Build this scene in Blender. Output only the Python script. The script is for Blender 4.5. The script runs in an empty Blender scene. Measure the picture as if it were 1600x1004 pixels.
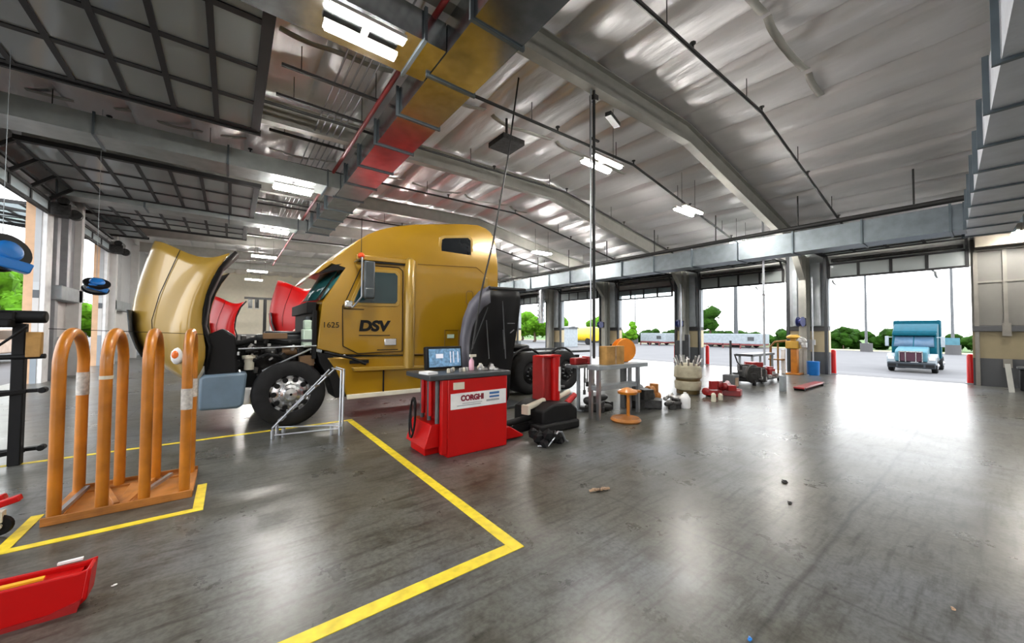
import bpy, bmesh, math, random
from mathutils import Vector, Matrix, noise as mnoise
random.seed(7)
sc = bpy.context.scene
col = sc.collection
PI = math.pi
# ------------------------------------------------------------------ camera
F_PX, YAW, PITCH, ROLL, H = 574.74, 0.65234, 0.02717, 0.00604, 1.6
cy, sy, cp, sp = math.cos(YAW), math.sin(YAW), math.cos(PITCH), math.sin(PITCH)
FW = Vector((sy*cp, cy*cp, sp)); R0 = Vector((cy, -sy, 0)); U0 = R0.cross(FW)
RT = math.cos(ROLL)*R0 + math.sin(ROLL)*U0
UP = -math.sin(ROLL)*R0 + math.cos(ROLL)*U0
EYE = Vector((0, 0, H))
def P(x, y, ax, v):
    """point of the photograph's pixel (x, y) on the plane ax = v, in metres"""
    d = FW*F_PX + RT*(x-800) - UP*(y-502)
    i = 'XYZ'.index(ax)
    return EYE + d*((v-EYE[i])/d[i])
cd = bpy.data.cameras.new('camera'); cam = bpy.data.objects.new('camera', cd); col.objects.link(cam)
cd.sensor_fit = 'HORIZONTAL'; cd.sensor_width = 36; cd.lens = F_PX/1600*36
cd.clip_start = .05; cd.clip_end = 500
M = Matrix((RT, UP, -FW)).transposed().to_4x4(); M.translation = EYE
cam.matrix_world = M
sc.camera = cam
# ------------------------------------------------------------------ materials
def mat(name, c, rough=.5, metal=0., var=.12, scale=4., bump=0., bscale=40., coat=0., emit=0., stretch=None, spec=.5):
    m = bpy.data.materials.new(name); m.use_nodes = True
    nt = m.node_tree; N = nt.nodes; L = nt.links
    b = N['Principled BSDF']
    b.inputs['Specular IOR Level'].default_value = spec; b.inputs['Roughness'].default_value = rough; b.inputs['Metallic'].default_value = metal
    if coat: b.inputs['Coat Weight'].default_value = coat; b.inputs['Coat Roughness'].default_value = .08
    tc = N.new('ShaderNodeTexCoord'); mp = N.new('ShaderNodeMapping')
    L.new(tc.outputs['Object'], mp.inputs['Vector'])
    if stretch: mp.inputs['Scale'].default_value = stretch
    n = N.new('ShaderNodeTexNoise'); n.inputs['Scale'].default_value = scale; n.inputs['Detail'].default_value = 5
    L.new(mp.outputs['Vector'], n.inputs['Vector'])
    r = N.new('ShaderNodeValToRGB'); L.new(n.outputs['Fac'], r.inputs['Fac'])
    r.color_ramp.elements[0].position = .3; r.color_ramp.elements[1].position = .7
    r.color_ramp.elements[0].color = [x*(1-var) for x in c]+[1]
    r.color_ramp.elements[1].color = [min(1, x*(1+var)) for x in c]+[1]
    L.new(r.outputs['Color'], b.inputs['Base Color'])
    if bump:
        n2 = N.new('ShaderNodeTexNoise'); n2.inputs['Scale'].default_value = bscale; n2.inputs['Detail'].default_value = 4
        L.new(mp.outputs['Vector'], n2.inputs['Vector'])
        bp = N.new('ShaderNodeBump'); bp.inputs['Strength'].default_value = bump; bp.inputs['Distance'].default_value = .02
        L.new(n2.outputs['Fac'], bp.inputs['Height']); L.new(bp.outputs['Normal'], b.inputs['Normal'])
    if emit:
        b.inputs['Emission Color'].default_value = (*c, 1); b.inputs['Emission Strength'].default_value = emit
    return m
def glassy(name, c, rough=.05):
    m = mat(name, c, rough, 0, .05); m.node_tree.nodes['Principled BSDF'].inputs['Specular IOR Level'].default_value = .8
    return m
def clear_glass(name, tint=(.9, .95, .95), refl=.18):
    m = bpy.data.materials.new(name); m.use_nodes = True; nt = m.node_tree; N = nt.nodes; L = nt.links
    N.remove(N['Principled BSDF']); out = N['Material Output']
    t = N.new('ShaderNodeBsdfTransparent'); t.inputs[0].default_value = (*tint, 1)
    g = N.new('ShaderNodeBsdfGlossy'); g.inputs['Roughness'].default_value = .08; g.inputs[0].default_value = (.9, .95, 1, 1)
    fr = N.new('ShaderNodeFresnel'); fr.inputs[0].default_value = 1.5
    ad = N.new('ShaderNodeMath'); ad.operation = 'ADD'; ad.use_clamp = True; ad.inputs[1].default_value = refl
    L.new(fr.outputs[0], ad.inputs[0])
    mx = N.new('ShaderNodeMixShader'); L.new(ad.outputs[0], mx.inputs[0]); L.new(t.outputs[0], mx.inputs[1]); L.new(g.outputs[0], mx.inputs[2])
    L.new(mx.outputs[0], out.inputs[0])
    return m
def hazed_glass(name, haze=.5):  # pale diffuse haze mixed into clear glass to lighten the panes
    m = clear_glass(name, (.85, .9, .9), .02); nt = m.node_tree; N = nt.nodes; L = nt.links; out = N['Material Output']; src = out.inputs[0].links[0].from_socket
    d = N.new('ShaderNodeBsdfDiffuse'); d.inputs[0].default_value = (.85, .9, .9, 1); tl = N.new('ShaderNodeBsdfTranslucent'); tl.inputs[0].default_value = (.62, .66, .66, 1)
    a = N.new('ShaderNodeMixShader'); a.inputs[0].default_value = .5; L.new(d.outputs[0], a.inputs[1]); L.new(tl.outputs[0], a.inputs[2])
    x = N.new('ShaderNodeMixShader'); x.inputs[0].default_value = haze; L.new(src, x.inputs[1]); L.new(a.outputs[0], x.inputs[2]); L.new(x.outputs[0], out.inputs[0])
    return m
def zbands(name, bands, rough=.6, var=.08):
    """painted horizontal bands by height: [(z_top, colour)...] ascending"""
    m = mat(name, (.5, .5, .5), rough, 0, var); nt = m.node_tree; N = nt.nodes; L = nt.links
    b = N['Principled BSDF']; ramp0 = [n for n in N if n.type == 'VALTORGB'][0]
    ramp0.color_ramp.elements[0].color = (1-var,)*3+(1,); ramp0.color_ramp.elements[1].color = (1, 1, 1, 1)
    ge = N.new('ShaderNodeNewGeometry'); sx = N.new('ShaderNodeSeparateXYZ'); L.new(ge.outputs['Position'], sx.inputs[0])
    dv = N.new('ShaderNodeMath'); dv.operation = 'DIVIDE'; dv.inputs[1].default_value = 10; L.new(sx.outputs['Z'], dv.inputs[0])
    r = N.new('ShaderNodeValToRGB'); r.color_ramp.interpolation = 'CONSTANT'; L.new(dv.outputs[0], r.inputs['Fac'])
    e = r.color_ramp.elements; e[0].position = 0; e[0].color = (*bands[0][1], 1); e[1].position = bands[0][0]/10; e[1].color = (*bands[1][1], 1)
    for i in range(1, len(bands)-1):
        q = e.new(bands[i][0]/10); q.color = (*bands[i+1][1], 1)
    mx = N.new('ShaderNodeMixRGB'); mx.blend_type = 'MULTIPLY'; mx.inputs[0].default_value = 1
    L.new(ramp0.outputs[0], mx.inputs[1]); L.new(r.outputs[0], mx.inputs[2]); L.new(mx.outputs[0], b.inputs['Base Color'])
    return m
def floor_mat():
    m = mat('polished concrete', (.2, .2, .195), .3, 0, .1, .6); nt = m.node_tree; N = nt.nodes; L = nt.links
    b = N['Principled BSDF']; tc = [n for n in N if n.type == 'TEX_COORD'][0]
    def noise(s, d=6, rough=.6):
        n = N.new('ShaderNodeTexNoise'); n.inputs['Scale'].default_value = s; n.inputs['Detail'].default_value = d; n.inputs['Roughness'].default_value = rough
        L.new(tc.outputs['Object'], n.inputs['Vector']); return n
    def ramp(src, stops):
        r = N.new('ShaderNodeValToRGB'); L.new(src, r.inputs['Fac']); e = r.color_ramp.elements
        e[0].position, e[0].color = stops[0][0], (*stops[0][1], 1); e[1].position, e[1].color = stops[-1][0], (*stops[-1][1], 1)
        for p_, c_ in stops[1:-1]:
            q = e.new(p_); q.color = (*c_, 1)
        return r
    def mul(a, c, f=1.):
        x = N.new('ShaderNodeMixRGB'); x.blend_type = 'MULTIPLY'; x.inputs[0].default_value = f; L.new(a, x.inputs[1]); L.new(c, x.inputs[2]); return x.outputs[0]
    def snoise(sc_, d=6, rough=.6):
        mp2 = N.new('ShaderNodeMapping'); mp2.inputs['Scale'].default_value = sc_; mp2.inputs['Rotation'].default_value = (0, 0, .12); L.new(tc.outputs['Object'], mp2.inputs['Vector'])
        n = noise(1, d, rough); L.new(mp2.outputs[0], n.inputs['Vector']); return n
    big = ramp(noise(.5, 4, .5).outputs['Fac'], [(.35, (.082, .076, .058)), (.5, (.099, .099, .088)), (.65, (.118, .124, .13))])
    mid = ramp(noise(4, 6, .65).outputs['Fac'], [(.3, (.5, .48, .44)), (.5, (.92, .92, .92)), (.7, (1, 1, 1))])
    fine = ramp(noise(30, 3, .6).outputs['Fac'], [(.35, (.7, .7, .69)), (.6, (1, 1, 1))])
    streak = ramp(snoise((2.2, 16, 1), 5, .6).outputs['Fac'], [(.3, (.42, .41, .38)), (.5, (1, 1, 1)), (.66, (1, 1, 1)), (.72, (1.3, 1.3, 1.3))])
    spot = ramp(noise(7, 5, .55).outputs['Fac'], [(.27, (.25, .24, .22)), (.31, (1, 1, 1))])
    stain = ramp(noise(1.1, 5, .6).outputs['Fac'], [(.3, (.55, .5, .43)), (.42, (1, 1, 1))])
    c = mul(mul(mul(mul(mul(big.outputs[0], mid.outputs[0]), fine.outputs[0]), streak.outputs[0]), spot.outputs[0]), stain.outputs[0])
    # saw-cut joints and a wandering crack
    sx = N.new('ShaderNodeSeparateXYZ'); L.new(tc.outputs['Object'], sx.inputs[0])
    wob = N.new('ShaderNodeMath'); wob.operation = 'MULTIPLY'; wob.inputs[1].default_value = .09; L.new(noise(1.7).outputs['Fac'], wob.inputs[0])
    def joint(axis, period, off, wid):
        a = N.new('ShaderNodeMath'); a.operation = 'ADD'; L.new(sx.outputs[axis], a.inputs[0]); L.new(wob.outputs[0], a.inputs[1])
        p_ = N.new('ShaderNodeMath'); p_.operation = 'PINGPONG'; p_.inputs[1].default_value = period/2
        s_ = N.new('ShaderNodeMath'); s_.operation = 'SUBTRACT'; s_.inputs[1].default_value = off; L.new(a.outputs[0], s_.inputs[0]); L.new(s_.outputs[0], p_.inputs[0])
        l = N.new('ShaderNodeMapRange'); l.inputs[1].default_value = 0; l.inputs[2].default_value = wid; l.inputs[3].default_value = .45; l.inputs[4].default_value = 1
        L.new(p_.outputs[0], l.inputs[0]); return l.outputs[0]
    c = mul(c, joint('Y', 4.93, .83, .03)); c = mul(c, joint('X', 4.4, 3.0, .02), .7)
    gain = N.new('ShaderNodeMixRGB'); gain.blend_type = 'MULTIPLY'; gain.inputs[0].default_value = 1; gain.inputs[2].default_value = (1.3, 1.3, 1.3, 1); L.new(c, gain.inputs[1]); c = gain.outputs[0]
    L.new(c, b.inputs['Base Color'])
    rr = ramp(noise(1.4, 8, .7).outputs['Fac'], [(.3, (.26, .26, .26)), (.7, (.32, .32, .32))]); L.new(rr.outputs[0], b.inputs['Roughness'])
    bp = N.new('ShaderNodeBump'); bp.inputs['Strength'].default_value = .12; bp.inputs['Distance'].default_value = .01
    L.new(noise(14, 6).outputs['Fac'], bp.inputs['Height']); L.new(bp.outputs[0], b.inputs['Normal'])
    b.inputs['Specular IOR Level'].default_value = .3
    return m
K = dict(
 floor=floor_mat(),
 roof=mat('foil faced insulation', (.88, .87, .88), .42, .45, .05, 1.2, .8, 4, stretch=(1.8, .5, 1)),
 steel=mat('lightened header grey', (.42, .43, .42), .45, .1, .1),
 palesteel=mat('pale primed steel', (.40, .40, .365), .5, .1, .08),
 darksteel=mat('dark painted steel', (.05, .055, .06), .4, .3),
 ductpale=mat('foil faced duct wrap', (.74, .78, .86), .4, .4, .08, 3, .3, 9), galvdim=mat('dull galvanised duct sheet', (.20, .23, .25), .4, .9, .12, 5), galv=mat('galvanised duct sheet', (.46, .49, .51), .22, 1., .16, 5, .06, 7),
 galvrib=mat('galvanised flange', (.13, .16, .18), .4, .6),
 black=mat('black rubber paint', (.006, .006, .0065), .55, spec=.22),
 rubber=mat('tyre rubber', (.010, .010, .0105), .75, 0, .3, 8, .2, 60, spec=.25),
 doorblack=mat('black door rail', (.008, .008, .009), .6),
 pipe=mat('dark sprinkler pipe', (.03, .03, .03), .5, .2),
 redpipe=mat('red sprinkler main', (.32, .02, .02), .4),
 gold=mat('gold truck paint', (.32, .175, .006), .28, .15, .06, 1.5, coat=.6),
 goldpale=mat('gold hood paint', (.33, .20, .028), .32, .15, .08, 1.5, coat=.5),
 chrome=mat('polished aluminium', (.72, .72, .72), .22, 1.),
 alu=mat('brushed aluminium', (.45, .47, .5), .35, .9),
 glassdark=mat('dark window glass', (.006, .008, .01), .15, spec=.25),
 glassteal=glassy('tinted windscreen glass', (.02, .10, .10), .06),
 glassside=glassy('smoked cab glass', (.010, .030, .034), .06), ductgrey=mat('grey branch duct', (.36, .40, .40), .42, .45, .12, 4), sticker=mat('worn paper sticker', (.50, .47, .43), .6, 0, .3, 30), clear=clear_glass('clear door glazing', refl=.06),
 hazed=hazed_glass('lightened raised door glazing'),
 red=mat('red enamel', (.46, .003, .003), .38, 0, .06, 2, coat=.05, spec=.3),
 darkred=mat('dark red enamel', (.27, .012, .012), .35, 0, .2, 3),
 orange=mat('worn orange paint', (.46, .155, .007), .38, 0, .22, 5, coat=.2),
 oranged=mat('dirty orange plate', (.40, .15, .025), .55, 0, .3, 6),
 yellow=mat('yellow line paint', (.78, .60, .03), .5, 0, .18, 12),
 yellowp=mat('yellow tank paint', (.75, .5, .03), .35),
 white=mat('white paint', (.8, .8, .8), .45),
 cream=mat('cream plastic', (.66, .62, .5), .5),
 led=mat('lit tube', (1, .96, .90), .4, 0, 0, emit=155),
 orangeL=mat('amber lens', (.8, .16, .02), .3),
 screen=mat('lit console screen', (.10, .20, .32), .3, 0, .7, 25, emit=.35),
 bluep=mat('blue plastic', (.01, .16, .52), .35),
 bluegrey=mat('blue grey bumper plastic', (.11, .16, .21), .4),
 greyp=mat('grey plastic', (.11, .115, .12), .6, spec=.2),
 midgrey=mat('mid grey enamel', (.27, .30, .32), .45, .1),
 archgrey=mat('weathered grey fender', (.10, .10, .125), .5),
 card=mat('brown cardboard', (.40, .22, .06), .7, 0, .3, 6),
 wood=mat('weathered wood', (.36, .24, .15), .7, 0, .3, 9),
 iron=mat('greasy iron', (.035, .034, .033), .5, .4, .5, 14),
 ironlight=mat('machined iron', (.42, .41, .40), .35, .8, .4, 14),
 tan=mat('tan split block', (.62, .40, .25), .8, 0, .12, 3, .2, 30),
 pale=mat('pale wall panel', (.62, .62, .61), .5, 0, .05),
 asphalt=mat('outdoor concrete', (.078, .075, .076), .75, 0, .12, .5),
 grass=mat('grass', (.05, .11, .012), .9, 0, .4, .8, .3, 20),
 leaf=mat('bright leaves', (.06, .155, .008), .8, 0, .6, 1.4, spec=.05),
 leafd=mat('dark leaves', (.016, .045, .005), .8, 0, .6, 1.4, spec=.05),
 bark=mat('bark', (.09, .06, .04), .9),
 teal=mat('teal truck paint', (.0, .055, .08), .5, spec=.12),
 tealight=mat('pale teal paint', (.07, .17, .21), .5, spec=.15),
 trailer=mat('white trailer sheet', (.26, .29, .31), .5, spec=.15),
 palegreen=mat('pale green reservoir', (.58, .72, .58), .4),
)
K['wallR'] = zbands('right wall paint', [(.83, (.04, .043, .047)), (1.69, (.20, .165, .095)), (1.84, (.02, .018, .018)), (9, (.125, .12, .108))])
K['wallL'] = zbands('left wall paint', [(1.3, (.30, .34, .38)), (2.5, (.60, .58, .56)), (2.72, (.10, .11, .12)), (2.95, (.55, .57, .58)), (9, (.47, .48, .49))])
K['wallP'] = zbands('lightened pier paint', [(.83, (.13, .14, .15)), (1.69, (.62, .52, .33)), (1.84, (.03, .03, .03)), (9, (.40, .43, .45))])  # same bands as the right wall, lightened because the piers get little light
K['wallF'] = zbands('far wall paint', [(1.2, (.25, .25, .25)), (9, (.80, .74, .60))])
# ------------------------------------------------------------------ mesh builder
ORG = {}
class MB:
    def __init__(s): s.v = []; s.f = []
    def add(s, v, f):
        o = len(s.v); s.v += [Vector(x) for x in v]; s.f += [tuple(i+o for i in q) for q in f]; return s
    def box(s, a, b):
        (x0, y0, z0), (x1, y1, z1) = [min(p) for p in zip(a, b)], [max(p) for p in zip(a, b)]
        return s.add([(x0,y0,z0),(x1,y0,z0),(x1,y1,z0),(x0,y1,z0),(x0,y0,z1),(x1,y0,z1),(x1,y1,z1),(x0,y1,z1)],
                     [(0,3,2,1),(4,5,6,7),(0,1,5,4),(1,2,6,5),(2,3,7,6),(3,0,4,7)])
    def cbox(s, c, sz, rz=0., ry=0., rx=0.):
        m = Matrix.Rotation(rz, 3, 'Z') @ Matrix.Rotation(ry, 3, 'Y') @ Matrix.Rotation(rx, 3, 'X'); c = Vector(c)
        v = [c + m @ Vector((x*sz[0]/2, y*sz[1]/2, z*sz[2]/2)) for z in (-1, 1) for x, y in ((-1,-1),(1,-1),(1,1),(-1,1))]
        return s.add(v, [(0,3,2,1),(4,5,6,7),(0,1,5,4),(1,2,6,5),(2,3,7,6),(3,0,4,7)])
    def bar(s, p, q, w, h=None, up=(0, 0, 1)):
        h = h or w; p, q = Vector(p), Vector(q); d = (q-p).normalized(); u = Vector(up)
        if abs(d.dot(u)) > .98: u = Vector((1, 0, 0))
        a = d.cross(u).normalized()*w/2; b = a.cross(d).normalized()*h/2
        v = [p-a-b, p+a-b, p+a+b, p-a+b, q-a-b, q+a-b, q+a+b, q-a+b]
        return s.add(v, [(0,1,2,3),(7,6,5,4),(0,4,5,1),(1,5,6,2),(2,6,7,3),(3,7,4,0)])
    def tube(s, pts, r, n=10, caps=True):
        pts = [Vector(p) for p in pts]; rings = []; rr = r if isinstance(r, (list, tuple)) else [r]*len(pts)
        ref = None
        for i, p in enumerate(pts):
            d = (pts[min(i+1, len(pts)-1)]-pts[max(i-1, 0)]).normalized()
            if ref is None:
                ref = Vector((0, 0, 1)) if abs(d.z) < .9 else Vector((1, 0, 0))
            a = d.cross(ref).normalized(); ref = a.cross(d).normalized(); b = ref
            rings.append([p + a*math.cos(2*PI*k/n)*rr[i] + b*math.sin(2*PI*k/n)*rr[i] for k in range(n)])
        v = [x for g in rings for x in g]; f = []
        for i in range(len(pts)-1):
            for k in range(n):
                f.append((i*n+k, (i+1)*n+k, (i+1)*n+(k+1) % n, i*n+(k+1) % n))
        if caps: f.append(tuple(range(n))); f.append(tuple(len(v)-1-k for k in range(n)))
        return s.add(v, f)
    def cyl(s, p, q, r, n=16, r2=None): return s.tube([p, q], [r, r if r2 is None else r2], n)
    def lathe(s, prof, c, ax=(0, 0, 1), n=24, caps=True):
        c, d = Vector(c), Vector(ax).normalized(); a = d.orthogonal().normalized(); b = d.cross(a)
        v = [c + d*h + (a*math.cos(2*PI*k/n)+b*math.sin(2*PI*k/n))*r for r, h in prof for k in range(n)]
        f = [(i*n+k, i*n+(k+1) % n, (i+1)*n+(k+1) % n, (i+1)*n+k) for i in range(len(prof)-1) for k in range(n)]
        if caps: f += [tuple(reversed(range(n))), tuple((len(prof)-1)*n+k for k in range(n))]
        return s.add(v, f)
    def prism(s, poly, axis, a, b):
        """2-d outline pushed along an axis from a to b; outline is (X,Z) for 'Y', (Y,Z) for 'X', (X,Y) for 'Z'"""
        def V(p, t): return {'Y': (p[0], t, p[1]), 'X': (t, p[0], p[1]), 'Z': (p[0], p[1], t)}[axis]
        n = len(poly); v = [V(p, a) for p in poly]+[V(p, b) for p in poly]
        return s.add(v, [tuple(range(n)), tuple(reversed(range(n, 2*n)))]+[(i, i+n, (i+1) % n+n, (i+1) % n) for i in range(n)])
    def ball(s, c, r, n=2, sq=(1, 1, 1), jit=0., rnd=random):
        bm = bmesh.new(); bmesh.ops.create_icosphere(bm, subdivisions=n, radius=1); c = Vector(c)
        v = [c+Vector((x.co.x*sq[0], x.co.y*sq[1], x.co.z*sq[2]))*r*(1+rnd.uniform(-jit, jit)) for x in bm.verts]
        f = [tuple(q.index for q in fc.verts) for fc in bm.faces]; bm.free(); return s.add(v, f)
    def grid(s, rows):
        n = len(rows[0]); v = [p for r in rows for p in r]
        return s.add(v, [(i*n+j, i*n+j+1, (i+1)*n+j+1, (i+1)*n+j) for i in range(len(rows)-1) for j in range(n-1)])
    def build(s, name, m, parent=None, bevel=0., smooth=40, sub=0, solid=0., m2=None, seg=2, fix=True):
        org = ORG.get(parent.name, Vector()) if parent else Vector()
        me = bpy.data.meshes.new(name); me.from_pydata([x-org for x in s.v], [], s.f)
        if fix:
            bm = bmesh.new(); bm.from_mesh(me); bmesh.ops.recalc_face_normals(bm, faces=bm.faces); bm.to_mesh(me); bm.free()
        o = bpy.data.objects.new(name, me); col.objects.link(o); me.materials.append(m)
        if m2: me.materials.append(m2)
        if smooth:
            me.shade_smooth()
            if smooth < 180: me.set_sharp_from_angle(angle=math.radians(smooth))
        if sub:
            md = o.modifiers.new('sub', 'SUBSURF'); md.levels = md.render_levels = sub
        if solid:
            md = o.modifiers.new('solid', 'SOLIDIFY'); md.thickness = abs(solid); md.offset = -1 if solid > 0 else 1
            if m2: md.material_offset = 1
        if bevel:
            md = o.modifiers.new('bevel', 'BEVEL'); md.width = bevel; md.segments = seg; md.limit_method = 'ANGLE'; md.angle_limit = math.radians(35)
        if parent:
            o.parent = parent; ORG[o.name] = org
        return o
def tag(o, label, cat, group=None):
    o['label'] = label; o['category'] = cat
    if group: o['group'] = group
    return o
def thing(name, label, cat, loc, group=None):
    o = bpy.data.objects.new(name, None); col.objects.link(o); o.location = loc; o.empty_display_size = .2
    ORG[o.name] = Vector(loc); return tag(o, label, cat, group)
def struct(o): o['kind'] = 'structure'; return o
def part(o, label): o['label'] = label; return o
def copy_tree(o, par=None):
    kids = list(o.children); c = o.copy(); col.objects.link(c)
    if par: c.parent = par
    ORG[c.name] = ORG.get(o.name, Vector())
    for k in kids: copy_tree(k, c)
    return c
def text(s, size, loc, m, parent, ext=.004, name='lettering', sx=1., shear=0., bold=0.):
    cu = bpy.data.curves.new('t', 'FONT'); cu.body = s; cu.size = size; cu.extrude = ext; cu.offset = bold; cu.shear = shear
    t = bpy.data.objects.new('t', cu); col.objects.link(t)
    dg = bpy.context.evaluated_depsgraph_get(); me = bpy.data.meshes.new_from_object(t.evaluated_get(dg))
    bpy.data.objects.remove(t); bpy.data.curves.remove(cu)
    org = ORG.get(parent.name, Vector())
    for v in me.vertices:
        v.co = Vector((v.co.x*sx, -v.co.z, v.co.y)) + Vector(loc) - org
    me.name = name; me.materials.clear(); me.materials.append(m)
    o = bpy.data.objects.new(name, me); col.objects.link(o); o.parent = parent; ORG[o.name] = org
    return o
# ================================================================== the building
XL, XR, Y0, Y1 = -4.5, 18.65, -9., 41.
def zroof(x): return 6.85 - .17*(x-9) if x > 9 else 6.85 + .022*(x-9)
struct(MB().box((XL-.6, Y0, -.12), (XR+.25, Y1, 0)).build('floor', K['floor'], smooth=0))
g = MB()   # flat under the building, then the yard falls away beyond the right-hand doors
g.prism([(-160, -.025), (19.6, -.025), (35, -1.1), (79, -1.1), (79, -1.6), (-160, -1.6)], 'Y', -90, 270); struct(g.build('ground', K['asphalt'], smooth=0))
g = MB(); g.box((79, -90, -1.6), (240, 270, -1.09)); struct(g.build('ground', K['grass'], smooth=0))
def hroof(x, y):
    ph = ((x-.2) % 1.08)/1.08; sag = .36*(ph**.42)*(1-ph)**.85 + .05*min(1, min(ph, 1-ph)/.06) - .05
    edge = min(abs((y-4.6) % 4.93), 4.93-abs((y-4.6) % 4.93))
    cr = mnoise.noise(Vector((x*2.2, y*.55, 1)))*.04+mnoise.noise(Vector((x*5, y*1.6, 7)))*.02+mnoise.noise(Vector((x*9, y*5, 3)))*.008
    return zroof(x) + .14 - (sag-cr)*min(1, .2+edge/.6)
# draped roof insulation: sags between purlins 1.5 m apart, crumpled
rnd = random.Random(3); rows = []
y = Y0-.3
while y < Y1+.4:
    row = []; x = XL-.6
    while x < XR+.31:
        row.append(Vector((x, y, hroof(x, y)))); x += .045
    rows.append(row); y += .3
r = MB().grid(rows).build('ceiling', K['roof'], smooth=180, fix=False, solid=.03); struct(r)
# insulation seam tapes running down the slope, half way between frames
for i, yy in enumerate((2.1, 7.05, 12, 16.9)):
    struct(MB().grid([[Vector((x*.09, yy+d, hroof(x*.045, yy+d)-.055)) for x in range(-98, 412)] for d in (0, .12)]).build('trim_%d' % (20+i), K['palesteel'], fix=False, solid=.01))
FRAMES = [-.33, 4.6, 9.53, 14.46, 19.39, 24.32, 29.25, 34.18]
# right wall: piers, header, solid bay near the camera
OPEN_R = [(.41, 3.92), (5.3, 8.86), (10.22, 13.72), (15.22, 18.6), (20.2, 23.5), (25.1, 28.4), (30.1, 33.4), (35, 38.3)]
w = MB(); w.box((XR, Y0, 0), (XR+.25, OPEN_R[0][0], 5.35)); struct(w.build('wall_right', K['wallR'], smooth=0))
w = MB(); yy = OPEN_R[0][1]
for a, b in OPEN_R[1:]+[(Y1, Y1)]:
    w.box((XR, yy, 0), (XR+.25, a, 5.35)); yy = b
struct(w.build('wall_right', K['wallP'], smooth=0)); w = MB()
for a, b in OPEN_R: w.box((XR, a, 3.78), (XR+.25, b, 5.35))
struct(w.build('wall_right', K['steel'], smooth=0))  # header coloured lighter than the wall to offset its dim light
w = MB(); yy = Y0
for a, b in OPEN_R:
    w.box((XR-.07, yy, 1.69), (XR, a, 1.86)); yy = b
struct(w.build('trim_1', mat('dark wall ledge', (.04, .04, .042), .4), smooth=0, bevel=.01))
w = MB()
w.box((XR-.03, -2.6, 3.2), (XR, .33, 3.26)); w.box((XR-.1, -2.6, 4.2), (XR, .33, 4.28))
w.box((XR-.05, -.28, 1.6), (XR, -.2, 4.2)); w.box((XR-.05, -1.7, 1.6), (XR, -1.62, 4.2)); w.box((XR-.05, .27, 0), (XR, .36, 4.2))
w.box((XR-.09, -.33, 1.55), (XR, -.16, 1.95)); w.box((XR-.09, -.33, .6), (XR, -.16, .85))
struct(w.build('trim_2', mat('wall girt paint', (.16, .15, .13), .5), smooth=0))
w = MB(); w.box((XR-.45, -3, 4.28), (XR, .3, 4.75)); struct(w.build('trim_3', mat('dark brown eave strut', (.16, .14, .11), .5), smooth=0))  # plain dark brown paint on the eave strut
# left wall
OPEN_L = [(-4, 1.5), (3, 9.3), (13.0, 17.0), (19.6, 23.7)]
w = MB(); t = MB(); yy = Y0
for a, b in OPEN_L+[(Y1, Y1)]:
    w.box((XL-.12, yy, 0), (XL, a, 7)); t.box((XL-.3, yy, 0), (XL-.12, a, 7)); yy = b
for a, b in OPEN_L: w.box((XL-.12, a, 5.3), (XL, b, 7)); t.box((XL-.3, a, 5.3), (XL-.12, b, 7))
struct(w.build('wall_left', K['wallL'], smooth=0)); struct(t.build('wall_left', K['tan'], smooth=0))
w = MB(); w.box((XL, Y1, 0), (XR, Y1+.2, 7.2)); struct(w.build('wall_back', K['wallF'], smooth=0))
w = MB(); w.box((XL, Y0-.2, 0), (XR, Y0, 7.2)); struct(w.build('wall_front', K['pale'], smooth=0))
# pier cladding on the left wall: jamb strips, box columns, ledge
for n_, (pa, pb) in enumerate(((17.0, 19.6), (23.7, 27.5))):
    w = MB()
    w.box((XL, pa+.02, 0), (XL+.1, pa+.5, 5.6))
    struct(w.build('trim_%d' % (4+n_*3), K['white'], smooth=0))
    w = MB()
    w.box((XL, pa+.62, 0), (XL+.16, pa+.78, 5.8)); w.box((XL, pa+1.0, 0), (XL+.1, pa+1.12, 5.8)); w.box((XL, pa+1.4, 2.95), (XL+.2, pa+1.62, 6)); w.box((XL, pa+1.9, 2.9), (XL+.14, pa+2.5, 6))
    struct(w.build('trim_%d' % (5+n_*3), mat('left pier steel', (.32, .33, .35), .4, .2), smooth=0, bevel=.01))
    w = MB(); w.box((XL, pa+.55, 2.5), (XL+.3, pb+.1, 2.95)); struct(w.build('trim_%d' % (6+n_*3), K['midgrey'], smooth=0, bevel=.02))
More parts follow.
